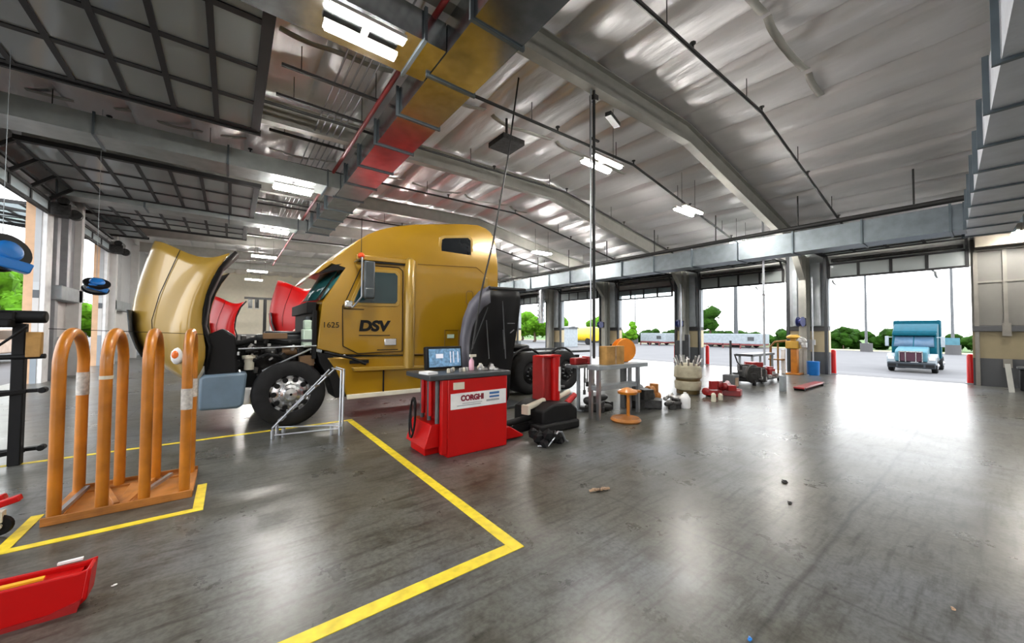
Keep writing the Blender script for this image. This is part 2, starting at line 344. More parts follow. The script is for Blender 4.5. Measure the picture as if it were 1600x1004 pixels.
# steel frames: columns with haunches, tapering rafters
RW = ['the one over the wide cross duct', 'nearest of the long ones crossing the ceiling', 'second of the long ones, passing above the cab roof', 'third down the shop', 'fourth down the shop', 'fifth down the shop', 'sixth down the shop', 'last before the far wall']
CW = ['', 'between the two nearest open doors', 'left of the second open door', 'second left of the second open door', 'just right of the black hood', 'hidden behind the black hood', 'far down the right wall', 'at the far end of the right wall']
for i, fy in enumerate(FRAMES):
    b = MB(); c = [(XL+.3, zroof(XL+.3)), (9, zroof(9)), (XR-.3, zroof(XR-.3))]
    dep = [.55, .5, .62]
    for (xa, za), (xb, zb), da, db in ((c[0], c[1], dep[0], dep[1]), (c[1], c[2], dep[1], dep[2])):
        for y_, wd in ((fy-.006, .012),):
            b.prism([(xa, za-.05), (xb, zb-.05), (xb, zb-db), (xa, za-da)], 'Y', y_, y_+wd)
        b.bar((xa, fy, za-da), (xb, fy, zb-db), .2, .02); b.bar((xa, fy, za-.04), (xb, fy, zb-.04), .2, .02)
    tag(b.build('roof_rafter', K['palesteel'], smooth=0), 'pale steel roof rafter, '+RW[i], 'roof beam', 'roof rafters')
    if i == 0: continue
    b = MB(); x0 = XR-.62; zt = zroof(x0)-.62
    b.box((x0, fy-.12, 0), (x0+.02, fy+.12, zt)); b.box((x0+.5, fy-.12, 0), (x0+.52, fy+.12, zt)); b.box((x0, fy-.008, 0), (x0+.5, fy+.008, zt))
    b.prism([(x0-1.1, zroof(x0-1.1)-.6), (x0+.02, zt), (x0+.02, zt-.95)], 'Y', fy-.01, fy+.01)
    b.bar((x0-1.15, fy, zroof(x0-1.1)-.6), (x0+.01, fy, zt-.98), .2, .02)
    tag(b.build('steel_column', K['palesteel'], smooth=0, fix=True), 'pale steel column with a slanted haunch, '+CW[i], 'column', 'steel columns')
    b = MB(); b.box((XL, fy-.15, 0), (XL+.3, fy+.15, 6.3))
    if not any(a < fy < b_ for a, b_ in OPEN_L): struct(b.build('trim_%d' % (60+i), K['pale'], smooth=0))
# column casings on the right piers: pale panel beside dark steel, with the wall bands running behind
for i, fy in enumerate(FRAMES[1:6]):
    a, b_ = OPEN_R[i][1], OPEN_R[i+1][0]
    w = MB(); w.box((XR-.1, a+.02, 0), (XR, a+.12, 5.0)); w.box((XR-.1, b_-.12, 0), (XR, b_-.02, 5.0))
    struct(w.build('trim_%d' % (30+i), K['darksteel'], smooth=0))
    w = MB(); w.box((XR-.16, a+.22, 1.9), (XR, fy-.16, 4.4)); w.box((XR-.12, fy+.3, 1.9), (XR, b_-.25, 4.2))
    struct(w.build('trim_%d' % (40+i), mat('blue grey pier panel', (.42, .46, .49), .45), smooth=0, bevel=.01))
# ------------------------------------------------------------------ overhead sectional doors
def door_right(n, a, b, zb, drop):
    d = bpy.data.objects.new('door_%d' % n, None); col.objects.link(d); d.location = (XR-.2, (a+b)/2, 0); ORG[d.name] = d.location.copy(); struct(d)
    f = MB(); x = XR-.16; zt = zb+.52
    for z in (zb, zt) + ((zb+1.04,) if drop else ()): f.box((x-.03, a, z), (x+.03, b, z+.07))
    nb = 4
    for k in range(nb+1): yk = a+.03+(b-a-.06)*k/nb; f.box((x-.025, yk-.04, zb), (x+.025, yk+.04, zt+.05))
    xs = [x-.35-.53*k for k in range(8)]; zh = 4.6
    f.bar((x, a+.03, zt), (x-.35, a+.03, zh), .06); f.bar((x, b-.03, zt), (x-.35, b-.03, zh), .06)
    for xx in xs: f.box((xx-.04, a, zh-.03), (xx+.04, b, zh+.03))
    for k in range(nb+1): yk = a+.03+(b-a-.06)*k/nb; f.box((xs[-1], yk-.04, zh-.025), (xs[0], yk+.04, zh+.025))
    f.box((xs[-1], a-.1, zh-.05), (x, a-.05, zh+.05)); f.box((xs[-1], b+.05, zh-.05), (x, b+.1, zh+.05))
    f.build('door_frame', K['doorblack'], d, smooth=0)
    f = MB(); f.box((x-.008, a, zb), (x+.008, b, zt)); f.box((xs[-1], a, zh-.006), (xs[0], b, zh+.006)); f.build('glazing', K['clear' if drop else 'hazed'], d, smooth=0)
    f = MB(); f.cyl((XR-.12, a+.1, 4.42), (XR-.12, b-.1, 4.42), .06); f.build('torsion_spring', K['iron'], d)
for i, (a, b) in enumerate(OPEN_R):
    door_right(i+1, a+.03, b-.03, 3.72 if i != 2 else 3.5, i == 2)
def door_left(n, a, b, vert, xin=.32):
    zh = 5.8
    d = bpy.data.objects.new('door_%d' % n, None); col.objects.link(d); d.location = (XL+.2, (a+b)/2, 0); ORG[d.name] = d.location.copy(); struct(d)
    f = MB(); xs = [xin-.63*k for k in range(8)]; nb = max(3, round((b-a)/1.2))
    for k, xx in enumerate(xs): wd = .075 if k == 0 else .04; f.box((xx-wd, a, zh-.03), (xx+wd, b, zh+.03))
    for k in range(nb+1): yk = a+(b-a)*k/nb; f.box((xs[-1], yk-.055, zh-.025), (xs[0], yk+.055, zh+.025))
    x = XL+.16
    f.box((xs[-1], a-.16, zh-.05), (xs[0]+.1, a-.1, zh+.06)); f.box((xs[-1], b+.1, zh-.05), (xs[0]+.1, b+.16, zh+.06))
    gl = MB(); gl.box((xs[-1], a, zh-.006), (xs[0], b, zh+.006))
    if vert:
        zb = 4.98
        for z in (zb, zb+.36): f.box((x-.04, a, z), (x+.04, b, z+.09))
        for k in range(nb+1): yk = a+(b-a)*k/nb; f.bar((x, yk, zb), (x, yk, zb+.42), .1, .06); f.bar((x, yk, zb+.42), (xs[-1], yk, zh), .08)
        f.bar((x+.1, a, zb+.62), (x+.1, b, zb+.62), .07)
        gl.box((x-.006, a, zb), (x+.006, b, zb+.42))
    f.build('door_frame', K['doorblack'], d, smooth=0); gl.build('glazing', K['hazed'], d, smooth=0)
    if vert:
        f = MB(); f.cbox((XL+.35, b+.45, 5.2), (.4, .5, .35)); f.cyl((XL+.4, b+.2, 5.45), (XL+.4, b+.9, 5.45), .13); f.cyl((XL+.6, b+.3, 5.1), (XL+.6, b+.45, 5.1), .16); f.build('door_opener', K['iron'], d)
door_left(11, 2.6, 9.33, False); door_left(12, 13.1, 16.8, True, .52); door_left(13, 18.0, 20.95, False, .4); door_left(14, 19.8, 23.6, True, -3.2)
# ------------------------------------------------------------------ ducts, pipes and lights
def duct(name, label, p, q, w, h, ribs, group=None, mm='galv'):
    t = thing(name, label, 'air duct', p, group); p, q = Vector(p), Vector(q); d = (q-p).normalized(); n = int((q-p).length/ribs)
    MB().bar(p+Vector((0, 0, h/2)), q+Vector((0, 0, h/2)), w, h).build('duct_body', K[mm], t, smooth=0)
    for k in range(n+1):
        c = p+(q-p)*min(1, (k+.15)/max(n, 1)); f = MB(); sd = d.cross(Vector((0, 0, 1)))
        f.bar(c-sd*(w/2+.03)+Vector((0, 0, -.03)), c-sd*(w/2+.03)+Vector((0, 0, h+.03)), .05, .04, up=d); f.bar(c+sd*(w/2+.03)+Vector((0, 0, -.03)), c+sd*(w/2+.03)+Vector((0, 0, h+.03)), .05, .04, up=d)
        f.bar(c-sd*(w/2+.03)+Vector((0, 0, -.012)), c+sd*(w/2+.03)+Vector((0, 0, -.012)), .05, .03)
        f.build('duct_flange', K['galvrib'], t, smooth=0)
    return t
duct('air_duct', 'long galvanised main air duct running down the shop above the gold truck', (2.78, -1.5, 5.6), (2.78, 17, 5.6), .78, .5, 1.25)
duct('air_duct', 'galvanised branch duct nearest the camera, carrying the biggest twin tube light', (2.38, 5.12, 5.62), (-4.2, 5.12, 5.62), .8, .42, 1.9)
duct('air_duct', 'galvanised branch duct between the first and second raised glass doors', (2.38, 11.6, 5.62), (-4.2, 11.6, 5.62), .8, .42, 1.9, mm='ductgrey')
duct('air_duct', 'galvanised branch duct over the tilted gold hood', (2.38, 17.2, 5.62), (-4.2, 17.2, 5.62), .7, .4, 1.9, mm='ductgrey')
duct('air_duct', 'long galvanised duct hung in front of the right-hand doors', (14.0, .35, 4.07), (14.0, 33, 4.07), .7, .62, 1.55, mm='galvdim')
A = Vector((15, .05, 4.08)); B = Vector((2.2, -.62, 4.08))
duct('air_duct', 'wide shiny cross duct overhead at the right edge of the frame', A, B, .72, .6, 1.1, mm='ductpale')
def pipe_run(label, pts, r, m, cat='pipe', name='sprinkler_pipe', group=None):
    b = MB(); b.tube(pts, r, 8); return tag(b.build(name, K[m], smooth=60), label, cat, group)
def roofline(y, off, xa=-4.2, xb=18.3): return [(xa, y, zroof(xa)-off), (9, y, zroof(9)-off), (xb, y, zroof(xb)-off)]
for i, (y_, lab) in enumerate(((2.95, 'dark sprinkler branch pipe under the roof nearest the camera'), (6.13, 'second dark sprinkler branch pipe, passing above the gold truck cab'), (8.75, 'dark sprinkler branch pipe just before the second pale rafter'), (11.6, 'dark sprinkler branch pipe just beyond the second pale rafter'), (16.0, 'dark sprinkler branch pipe beyond the third pale rafter'), (21.5, 'faint dark sprinkler branch pipe far down the shop'))):
    b = MB(); b.tube(roofline(y_, .5), .032, 8)
    for x in (-3, -.5, 5.2, 8.2, 11.4, 14.6):
        z = zroof(x)-.5; b.cyl((x, y_, z), (x, y_, z+.42), .009, 6); b.cyl((x+.8, y_, zroof(x+.8)-.5), (x+.8, y_, zroof(x+.8)-.38), .02, 6); b.cyl((x+.8, y_, zroof(x+.8)-.39), (x+.8, y_, zroof(x+.8)-.37), .05, 8)
    tag(b.build('sprinkler_pipe', K['pipe']), lab, 'pipe', 'roof sprinkler pipes')
b = MB(); b.tube([(14.05, .3, 4.9), (14.05, 33, 4.9)], .07, 10)
for k in range(13): b.cyl((14.05, 1.2+k*2.46, 4.84), (14.05, 1.2+k*2.46, zroof(14)-.1), .02, 6)
tag(b.build('sprinkler_main', K['pipe']), 'thick black pipe running along the top of the right-hand duct', 'pipe')
pipe_run('red sprinkler main pipe beside the main air duct', [(2.2, -2, 6.05), (2.2, 30, 6.05)], .045, 'redpipe', name='sprinkler_main')
for k in range(5):
    pipe_run('thin grey conduit in the bundle beside the red sprinkler main', [(1.45+.13*k, -2, 6.25+.015*(k % 2)), (1.45+.13*k, 22, 6.25)], .016, 'alu', 'conduit', 'conduit', 'conduits beside the main duct')
for k, y_ in enumerate((4.0, 7.4, 8.4, 10, 13.5, 15.5, 18.5)):
    b = MB(); b.bar((.6, y_, 6.2), (2.3, y_, 6.2), .05); b.cyl((.9, y_, 6.2), (.9, y_, 6.75), .008, 6); b.cyl((2.2, y_, 6.2), (2.2, y_, 6.75), .008, 6)
    tag(b.build('conduit_hanger', K['pipe'], smooth=0), 'dark strut hanger carrying the conduits beside the main duct', 'hanger', 'conduit hangers')
def fixture(label, c, ln=1.05, gap=.3, rz=0., drop=.5, group='twin tube shop lights'):
    t = thing('ceiling_light', label, 'ceiling light', c, group); x, y, z = c
    b = MB()
    for s in (-1, 1): b.cbox((x, y+s*gap/2, z+.05), (ln, .13, .05))
    b.cbox((x, y, z+.06), (.08, gap, .04)); b.build('fixture_body', K['palesteel'], t, smooth=0)
    for s in (-1, 1): MB().cbox((x, y+s*gap/2, z), (ln-.04, .08, .045)).build('lit_tube', K['led'], t, smooth=0, bevel=.012)
    if drop:
        b = MB(); b.cyl((x-.4, y, z+.07), (x-.4, y, z+drop), .006, 6); b.cyl((x+.4, y, z+.07), (x+.4, y, z+drop), .006, 6); b.build('hanging_rod', K['pipe'], t)
fixture('largest lit twin tube light, under the near branch duct', (1.33, 4.97, 5.5), .95, .36, drop=.1)
fixture('lit twin tube light under the branch duct left of the red duct reflection', (1.3, 11.75, 5.5), .95, .32, drop=.1)
fixture('small lit twin tube light above the tilted gold hood', (1.3, 17.2, 5.5), .95, .32, drop=.1)
fixture('lit twin tube light crossed by the hanging hose drops, right of the truck', (6.45, 5.2, 5.3), .95, .32, drop=1.4)
fixture('lit twin tube light half way down the right roof slope', (11.05, 5.6, 5.3), 1.1, .28, drop=1.1)
fixture('lit twin tube light just above the right-hand duct', (14.9, 5.6, 4.85), 1.1, .28, drop=.9)
fixture('small lit twin tube light directly above the raised truck cab roof line', (11.6, 12.9, 5.3), 1.0, .28, drop=1.1)
fixture('lit twin tube light seen under the right-hand duct', (17.0, 5.1, 4.75), 1.0, .28, drop=.6)
fixture('bright light at the far right above the solid wall', (17.6, -.55, 4.45), .9, .25, drop=.9)
for x, y_ in ((1.3, 23), (1.3, 29), (1.3, 34), (6.5, 17), (6.5, 23), (6.5, 29), (11.5, 18), (11.5, 24), (15, 13), (15, 19)):
    fixture('distant lit twin tube light in the far half of the shop', (x, y_, 5.4 if x < 9 else zroof(x)-1.1), 1.1, .28, drop=.9, group='distant shop lights')
# unseen lights added behind the camera to help light the shop
for x, y_ in ((1.3, -4), (6.5, -4), (11.5, -4)): fixture('unseen twin tube light added behind the camera to light the shop', (x, y_, 5.4), 1.1, .28, drop=.9, group='added lights behind the viewer')
b = MB(); b.cbox((5.0, 6.8, 5.95), (.6, .6, .12)); b.cyl((5.0, 6.8, 6), (5.0, 6.8, 6.55), .03)
tag(b.build('unit_heater', K['iron'], smooth=0), 'small dark square box hung from the roof above the gold cab', 'ceiling box')
# hose drops
b = MB(); b.tube([P(816, 80, 'Y', 5.8), P(793, 250, 'Y', 5.8), P(770, 380, 'Y', 5.8), P(752, 455, 'Y', 5.8), P(738, 545, 'Y', 5.8)], .017, 8)
tag(b.build('air_hose', K['pipe']), 'thin slanting air hose hanging from the main duct in front of the gold cab', 'hose')
for dx, r_, m_, lab in ((0, .028, 'pipe', 'black vertical drop pipe hanging over the grey workbench'), (-.09, .015, 'alu', 'pale vertical drop pipe beside the black one over the grey workbench')):
    b = MB(); b.cyl((5.47+dx, 4.6, 1.1 if dx == 0 else 1.0), (5.47+dx, 4.6, 6.35), r_, 8)
    if dx == 0:
        b.cbox((5.47, 4.6, 6.1), (.12, .12, .1)); b.cbox((5.5, 4.6, 5.3), (.22, .04, .03)); b.cbox((5.85, 4.45, 5.75), (.5, .12, .08), rz=.3)
    tag(b.build('drop_pipe', K[m_]), lab, 'pipe')
for dx in (0, .1):
    b = MB(); b.cyl((14.4+dx, 4.75, .5), (14.4+dx, 4.75, 5.45), .02, 8); b.cbox((14.45, 4.75, 2.9), (.3, .04, .03))
    tag(b.build('drop_pipe', K['alu']), 'thin pale drop pipe in front of the second door from the right', 'pipe', 'pale drop pipes')
# ------------------------------------------------------------------ yellow floor lines
def line(name, label, p, q, w=.1):
    b = MB(); p, q = Vector((*p, .002)), Vector((*q, .002)); b.bar(p, q, w, .004); return tag(b.build(name, K['yellow'], smooth=0), label, 'floor line')
line('floor_line', 'yellow floor line running away from the corner towards the step ladder', (1.72, 2.15), (1.72, 6.95))
line('floor_line', 'yellow floor line running out of the bottom edge of the frame', (1.669, 2.2), (-1.5, 2.2))
line('floor_line', 'thin yellow floor line passing behind the orange cage towards the truck wheel', (1.77, 7.02), (-3.6, 7.02), .07)
line('floor_line', 'front stripe of the yellow box around the orange cage', (-1.3175, 4.33), (-.1625, 4.33), .075)
line('floor_line', 'right stripe of the yellow box around the orange cage', (-.2, 4.369), (-.2, 5.0), .075)
line('floor_line', 'left stripe of the yellow box around the orange cage', (-1.28, 4.369), (-1.28, 5.0), .075)
# ================================================================== the gold truck
def wheel(parent, c, R=.54, w=.28, face=-1, rim='chrome', wname='wheel'):
    """tyre with rim and hub; axis along Y, outer face towards face*Y"""
    x, y, z = c; f = face
    prof = [(R*.56, 0), (R*.62, -.012), (R*.9, -.02), (R*.97, .012), (R, .05), (R, w-.05), (R*.96, w-.01), (R*.6, w), (R*.56, w-.02)]
    t = MB().lathe(prof, c, (0, -f, 0), 40, False).build(wname, K['rubber'], parent, smooth=50)
    prof = [(R*.585, 0.0), (R*.57, .01), (R*.53, .03), (R*.5, .055), (R*.36, .02), (R*.30, .015), (R*.28, -.02), (R*.2, -.035), (R*.17, -.08), (.02, -.09)]
    r = MB().lathe(prof, c, (0, -f, 0), 40, False).build('rim', K[rim], t, smooth=35)
    for k in range(10 if R == .54 and f < 0 else 0):
        b = MB(); a = 2*PI*k/10; px, pz = x+math.cos(a)*R*.44, z+math.sin(a)*R*.44
        b.lathe([(.042, 0), (.042, .035)], (px, y+f*(-.04), pz), (0, f, 0), 12)
        b.build('hand_hole', K['black'], r, smooth=30)
    b = MB()
    for k in range(10):
        a = 2*PI*(k+.5)/10; b.cyl((x+math.cos(a)*R*.32, y-f*.02, z+math.sin(a)*R*.32), (x+math.cos(a)*R*.32, y+f*.04, z+math.sin(a)*R*.32), .018, 6)
    b.build('wheel_nuts', K['alu'], r, smooth=30)
    return t
HOODPX = [
 [(240,375,8.15), (258,379,7.85), (282,391,7.62), (310,402,7.38), (332,403,7.16), (350,398,7.1), (366,391,7.1)],
 [(226,408,8.15), (245,414,7.85), (268,421,7.62), (290,427,7.38), (309,424,7.14), (327,419,7.08), (341,414,7.1)],
 [(213,445,8.15), (230,451,7.85), (250,460,7.62), (270,467,7.38), (287,466,7.12), (303,462,7.06), (319,460,7.1)],
 [(203,485,8.15), (219,491,7.85), (238,500,7.62), (257,510,7.38), (277,512,7.12), (295,511,7.06), (312,508,7.1)],
 [(206,518,8.15), (221,524,7.85), (239,533,7.62), (258,541,7.38), (280,541,7.12), (300,541,7.07), (324,541,7.1)],
 [(216,542,8.15), (230,549,7.85), (247,559,7.62), (265,571,7.38), (284,578,7.14), (298,580,7.09), (318,578,7.1)],
 [(226,556,8.2), (240,562,7.9), (256,573,7.68), (271,584,7.45), (285,592,7.2), (296,594,7.15), (304,594,7.15)]]
def hood_rows(off=(0, 0, 0), k=1.):
    rows = []
    for r in HOODPX:
        pts = [P(x, y, 'Y', yy) for x, y, yy in r]
        c = pts[0].copy(); c.y = 8.35; c.x -= .02
        half = [c]+pts
        far = [Vector((p.x, 16.7-p.y, p.z)) for p in reversed(pts)]
        rows.append([Vector(((p.x+.5)*k-.5, (p.y-8.35)*k+8.35, p.z))+Vector(off) for p in far+half])
    return rows
def make_hood(parent, m, off=(0, 0, 0), light=True, k=1.):
    rows = hood_rows(off, k)
    h = MB().grid([list(reversed(r)) for r in rows]).build('hood', m, parent, smooth=180, sub=1, solid=.03, m2=K['black'], fix=False)
    for s in (-1,):
        b = MB(); arch = [r[s] for r in rows[:6]]; inn = 1 if s == -1 else -1
        b.grid([[p+Vector((.01, .03*inn, 0)), p+Vector((.05, .16*inn, -.01)), p+Vector((.05, .6*inn, -.01))] for p in arch]); b.build('wheel_arch_liner', K['black'], h, smooth=180, fix=False, solid=.012)
    if light:
        q = P(277, 556, 'Y', 7.16)+Vector(off); MB().ball(q, .1, 2, (.75, .45, 1.25)).build('headlight', K['white'], h, smooth=180)
        MB().ball(q+Vector((-.02, -.03, .02)), .06, 2, (.7, .45, 1.)).build('turn_signal', K['orangeL'], h, smooth=180)
    b = MB(); mid = [r[7] for r in rows]
    b.grid([[p+Vector((.03, d, 0)) for d in (-.5, 0, .5)] for p in mid[3:]]); b.build('grille', K['darksteel'], h, fix=False, solid=.02)
    b = MB(); c0 = rows[1][10]; c1 = rows[5][10]
    b.tube([r[10]+Vector((-.004, -.012, .003)) for r in rows[:5]], .006, 6); b.build('hood_seam', K['black'], h)
    return h
T = thing('semi_truck', 'gold sleeper cab semi truck with its hood tilted open in the middle of the shop', 'truck', (3.0, 8.3, 0))
YN, YF = 7.1, 9.55
prof = [(5.0, 1.13), (5.0, 3.82), (4.93, 3.97), (4.8, 4.06), (4.57, 4.105), (4.1, 4.04), (3.52, 3.92), (3.0, 3.81), (2.55, 3.68), (2.25, 3.56), (2.01, 3.43), (1.8, 3.27), (1.62, 3.12), (1.45, 2.95), (1.33, 2.8), (1.62, 2.74), (1.22, 2.1), (1.2, 1.28), (1.6, 1.17), (2.4, 1.13)]
bm = bmesh.new()
vs = [bm.verts.new((x, YN, z)) for x, z in prof]; vf = [bm.verts.new((x, YF, z)) for x, z in prof]
bm.faces.new(vs); bm.faces.new(list(reversed(vf)))
for i in range(len(prof)):
    j = (i+1) % len(prof); bm.faces.new((vs[i], vf[i], vf[j], vs[j]))
for zc in (2.1, 2.74, 2.95, 3.1, 3.25, 3.45, 3.65, 3.85, 4.0): bmesh.ops.bisect_plane(bm, geom=bm.verts[:]+bm.edges[:]+bm.faces[:], plane_co=(0, 0, zc), plane_no=(0, 0, 1))
for xc in (1.7, 2.7, 2.95, 3.6, 4.4): bmesh.ops.bisect_plane(bm, geom=bm.verts[:]+bm.edges[:]+bm.faces[:], plane_co=(xc, 0, 0), plane_no=(1, 0, 0))
for yc in (7.5, 8.325, 9.15): bmesh.ops.bisect_plane(bm, geom=bm.verts[:]+bm.edges[:]+bm.faces[:], plane_co=(0, yc, 0), plane_no=(0, 1, 0))
for v in bm.verts:
    z = v.co.z; s = (v.co.y-8.325)/(YF-YN)*2
    tp = 0 if z < 2.95 else ((z-2.95)/1.15)**1.6*.20
    front = max(0, (1.75-v.co.x)/.55) if z < 2.95 else max(0, (2.6-v.co.x)/1.3)
    v.co.y = 8.325+(v.co.y-8.325)*(1-tp-min(1, front)*.035)
    v.co.x += min(1, front)*.05*abs(s)**2.2 if abs(s) > .55 and z > 1.9 else 0
    if z > 3.5: v.co.z += .05*(1-s*s)
bmesh.ops.recalc_face_normals(bm, faces=bm.faces)
me = bpy.data.meshes.new('cab'); 
for v in bm.verts: v.co -= ORG[T.name]
bm.to_mesh(me); bm.free()
cab = bpy.data.objects.new('cab', me); col.objects.link(cab); me.materials.append(K['gold']); cab.parent = T; ORG[cab.name] = ORG[T.name]
me.shade_smooth(); me.set_sharp_from_angle(angle=math.radians(32))
md = cab.modifiers.new('bevel', 'BEVEL'); md.width = .05; md.segments = 3; md.limit_method = 'ANGLE'; md.angle_limit = math.radians(40)
# windscreen, visor
b = MB(); b.grid([[Vector((1.20, 7.34, 2.14)), Vector((1.14, 8.3, 2.16)), Vector((1.20, 9.3, 2.14))], [Vector((1.53, 7.3, 2.68)), Vector((1.44, 8.3, 2.72)), Vector((1.53, 9.34, 2.68))]]); b.build('windscreen', K['glassteal'], cab, smooth=180, solid=.02, fix=False)
b = MB(); b.grid([[Vector((1.28, 7.16, 2.16)), Vector((1.25, 7.34, 2.13))], [Vector((1.66, 7.13, 2.7)), Vector((1.56, 7.3, 2.68))]]); b.build('quarter_glass', K['glassteal'], cab, solid=.02, fix=False)
vis = [(1.12, 2.58), (1.25, 2.75), (1.36, 2.84), (1.8, 2.92), (1.8, 2.88), (1.4, 2.78), (1.2, 2.6)]
MB().prism(vis, 'Y', 7.14, 9.5).build('sun_visor', K['gold'], cab, bevel=.012)
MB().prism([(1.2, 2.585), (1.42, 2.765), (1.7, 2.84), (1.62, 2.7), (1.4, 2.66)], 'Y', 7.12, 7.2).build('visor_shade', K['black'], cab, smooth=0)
b = MB(); b.prism([(1.8, 3.0), (2.9, 3.03), (2.9, 2.93), (1.8, 2.9)], 'Y', 7.06, 7.12); b.build('drip_rail', K['gold'], cab, bevel=.015)
b = MB(); b.prism([(1.82, 2.905), (2.8, 2.93), (2.8, 2.9), (1.82, 2.87)], 'Y', 7.07, 7.1); b.build('rail_shadow_strip', K['black'], cab, smooth=0)  # black strip standing in for the shadow under the drip rail
# driver's door
dr = MB().prism([(1.6, 1.32), (1.58, 2.03), (1.66, 2.2), (1.88, 2.75), (2.0, 2.82), (2.6, 2.84), (2.68, 2.78), (2.69, 1.2), (1.85, 1.18)], 'Y', 7.075, 7.12).build('door', K['gold'], T, bevel=.012)
b = MB(); b.tube([Vector((x, 7.07, z)) for x, z in [(1.6, 1.32), (1.58, 2.03), (1.66, 2.2), (1.88, 2.75), (2.0, 2.82), (2.6, 2.84), (2.68, 2.78), (2.69, 1.2), (1.85, 1.18), (1.6, 1.32)]], .008, 6); b.build('door_gap', K['black'], dr)
MB().prism([(1.68, 2.05), (1.93, 2.7), (2.02, 2.75), (2.55, 2.77), (2.62, 2.7), (2.62, 2.13), (2.57, 2.07)], 'Y', 7.062, 7.08).build('window_frame', K['goldpale'], dr, bevel=.006)
MB().prism([(1.76, 2.11), (1.97, 2.65), (2.05, 2.7), (2.52, 2.72), (2.57, 2.67), (2.57, 2.18), (2.53, 2.13)], 'Y', 7.054, 7.07).build('door_window', K['glassside'], dr, bevel=.004)
MB().box((2.33, 7.04, 1.32), (2.56, 7.08, 1.45)).build('door_handle', K['chrome'], dr, bevel=.01)
b = MB(); b.box((1.87, 7.066, 1.505), (2.44, 7.08, 1.52)); b.box((2.2, 7.066, 1.23), (2.6, 7.08, 1.245)); b.box((1.6, 7.066, 1.985), (1.95, 7.08, 1.998)); b.build('trim_strip', K['black'], dr, smooth=0)
text('DSV', .265, (1.865, 7.071, 1.60), K['black'], dr, sx=1.12, shear=.12, bold=.014)
text('1625', .14, (1.26, 7.082, 1.65), K['black'], cab)
# side fairing pillar, sleeper window, hatches
b = MB(); b.tube([Vector((2.83, 7.1, z)) for z in (.86, 1.4, 2.0, 3.0, 3.06)], [.11, .11, .11, .11, .04], 14); b.build('cab_extender_fairing', K['goldpale'], T, smooth=60)
MB().prism([(3.47, 3.19), (3.5, 3.6), (3.58, 3.66), (4.24, 3.77), (4.33, 3.7), (4.35, 3.3), (4.28, 3.23), (3.56, 3.13)], 'Y', 7.155, 7.22).build('sleeper_window_frame', K['goldpale'], cab, bevel=.01)
MB().prism([(3.54, 3.22), (3.56, 3.56), (3.62, 3.6), (4.2, 3.7), (4.27, 3.65), (4.28, 3.32), (4.22, 3.27), (3.6, 3.18)], 'Y', 7.14, 7.2).build('sleeper_window', K['glassdark'], cab, bevel=.006)
b = MB(); rr = [(4.14, 2.23), (4.14, 2.45), (4.18, 2.5), (4.28, 2.5), (4.31, 2.45), (4.31, 2.23), (4.26, 2.19), (4.18, 2.19)]
b.tube([Vector((x, 7.095, z)) for x, z in rr+rr[:1]], .008, 6); rr = [(3.62, 1.14), (3.62, 1.62), (3.95, 1.62), (3.95, 1.14)]
b.tube([Vector((x, 7.095, z)) for x, z in rr+rr[:1]], .008, 6); b.tube([(3.0, 7.098, 2.96), (4.4, 7.098, 3.05), (4.62, 7.098, 2.9), (4.62, 7.1, 1.2)], .006, 6); b.tube([(2.95, 7.099, 1.13), (5, 7.099, 1.13)], .012, 6); b.build('panel_gaps', mat('panel gap', (.16, .08, .01), .6), cab)
MB().box((3.68, 7.085, 1.45), (3.84, 7.11, 1.53)).build('decal', K['palegreen'], cab, smooth=0)
b = MB(); b.box((4.6, 7.06, 2.6), (4.68, 7.12, 2.84)); b.build('rear_latch', K['goldpale'], cab, bevel=.02)
# lower steps and fairings
st = MB().prism([(1.35, 1.12), (5.1, 1.08), (5.1, .42), (1.69, .40), (1.62, .62), (1.5, .9)], 'Y', 7.12, 7.5).build('step_fairing', K['gold'], T, bevel=.03)
b = MB(); b.prism([(1.76, .93), (3.4, .89), (3.4, .84), (1.8, .86)], 'Y', 7.03, 7.14); b.build('step_tread', K['goldpale'], st, bevel=.01)
b = MB(); b.prism([(1.69, .44), (5.1, .44), (5.1, .36), (1.69, .36)], 'Y', 7.07, 7.14); b.build('sill_strip', K['cream'], st, bevel=.008)
b = MB(); b.box((2.33, 7.09, .43), (2.35, 7.13, .86)); b.tube([(1.3, 7.08, 1.22), (1.75, 7.07, 1.1), (2.0, 7.07, .98)], .025, 8); b.box((1.72, 7.06, 1.0), (2.05, 7.1, 1.06)); b.build('step_gap', K['black'], st)
MB().prism([(1.2, 1.22), (1.45, 1.16), (1.62, .62), (1.69, .4), (1.5, .4), (1.4, .75), (1.25, 1.02)], 'Y', 7.14, 7.75).build('rear_fender', K['black'], T, bevel=.01)
# mirror, marker, aerial
b = MB(); b.tube([(1.78, 7.08, 2.86), (1.83, 6.8, 2.9), (1.83, 6.78, 2.2), (1.72, 6.9, 2.02), (1.72, 7.1, 2.02)], .017, 8); mr = b.build('mirror_arm', K['alu'], T)
b = MB(); b.cbox((1.95, 6.78, 2.52), (.19, .1, .66)); b.cbox((1.95, 6.78, 2.27), (.18, .12, .2)); b.build('mirror_head', mat('mirror shell', (.045, .055, .06), .35), mr, bevel=.03)
MB().cbox((1.66, 7.0, 2.07), (.14, .12, .14)).build('spot_mirror', K['chrome'], mr, bevel=.03)
MB().ball((1.83, 6.86, 2.94), .06, 2).build('marker_light', mat('red amber marker', (.75, .07, .01), .3), mr)
b = MB(); b.cyl((1.83, 6.86, 2.98), (1.83, 6.86, 3.62), .006, 6); b.build('aerial', K['black'], mr)
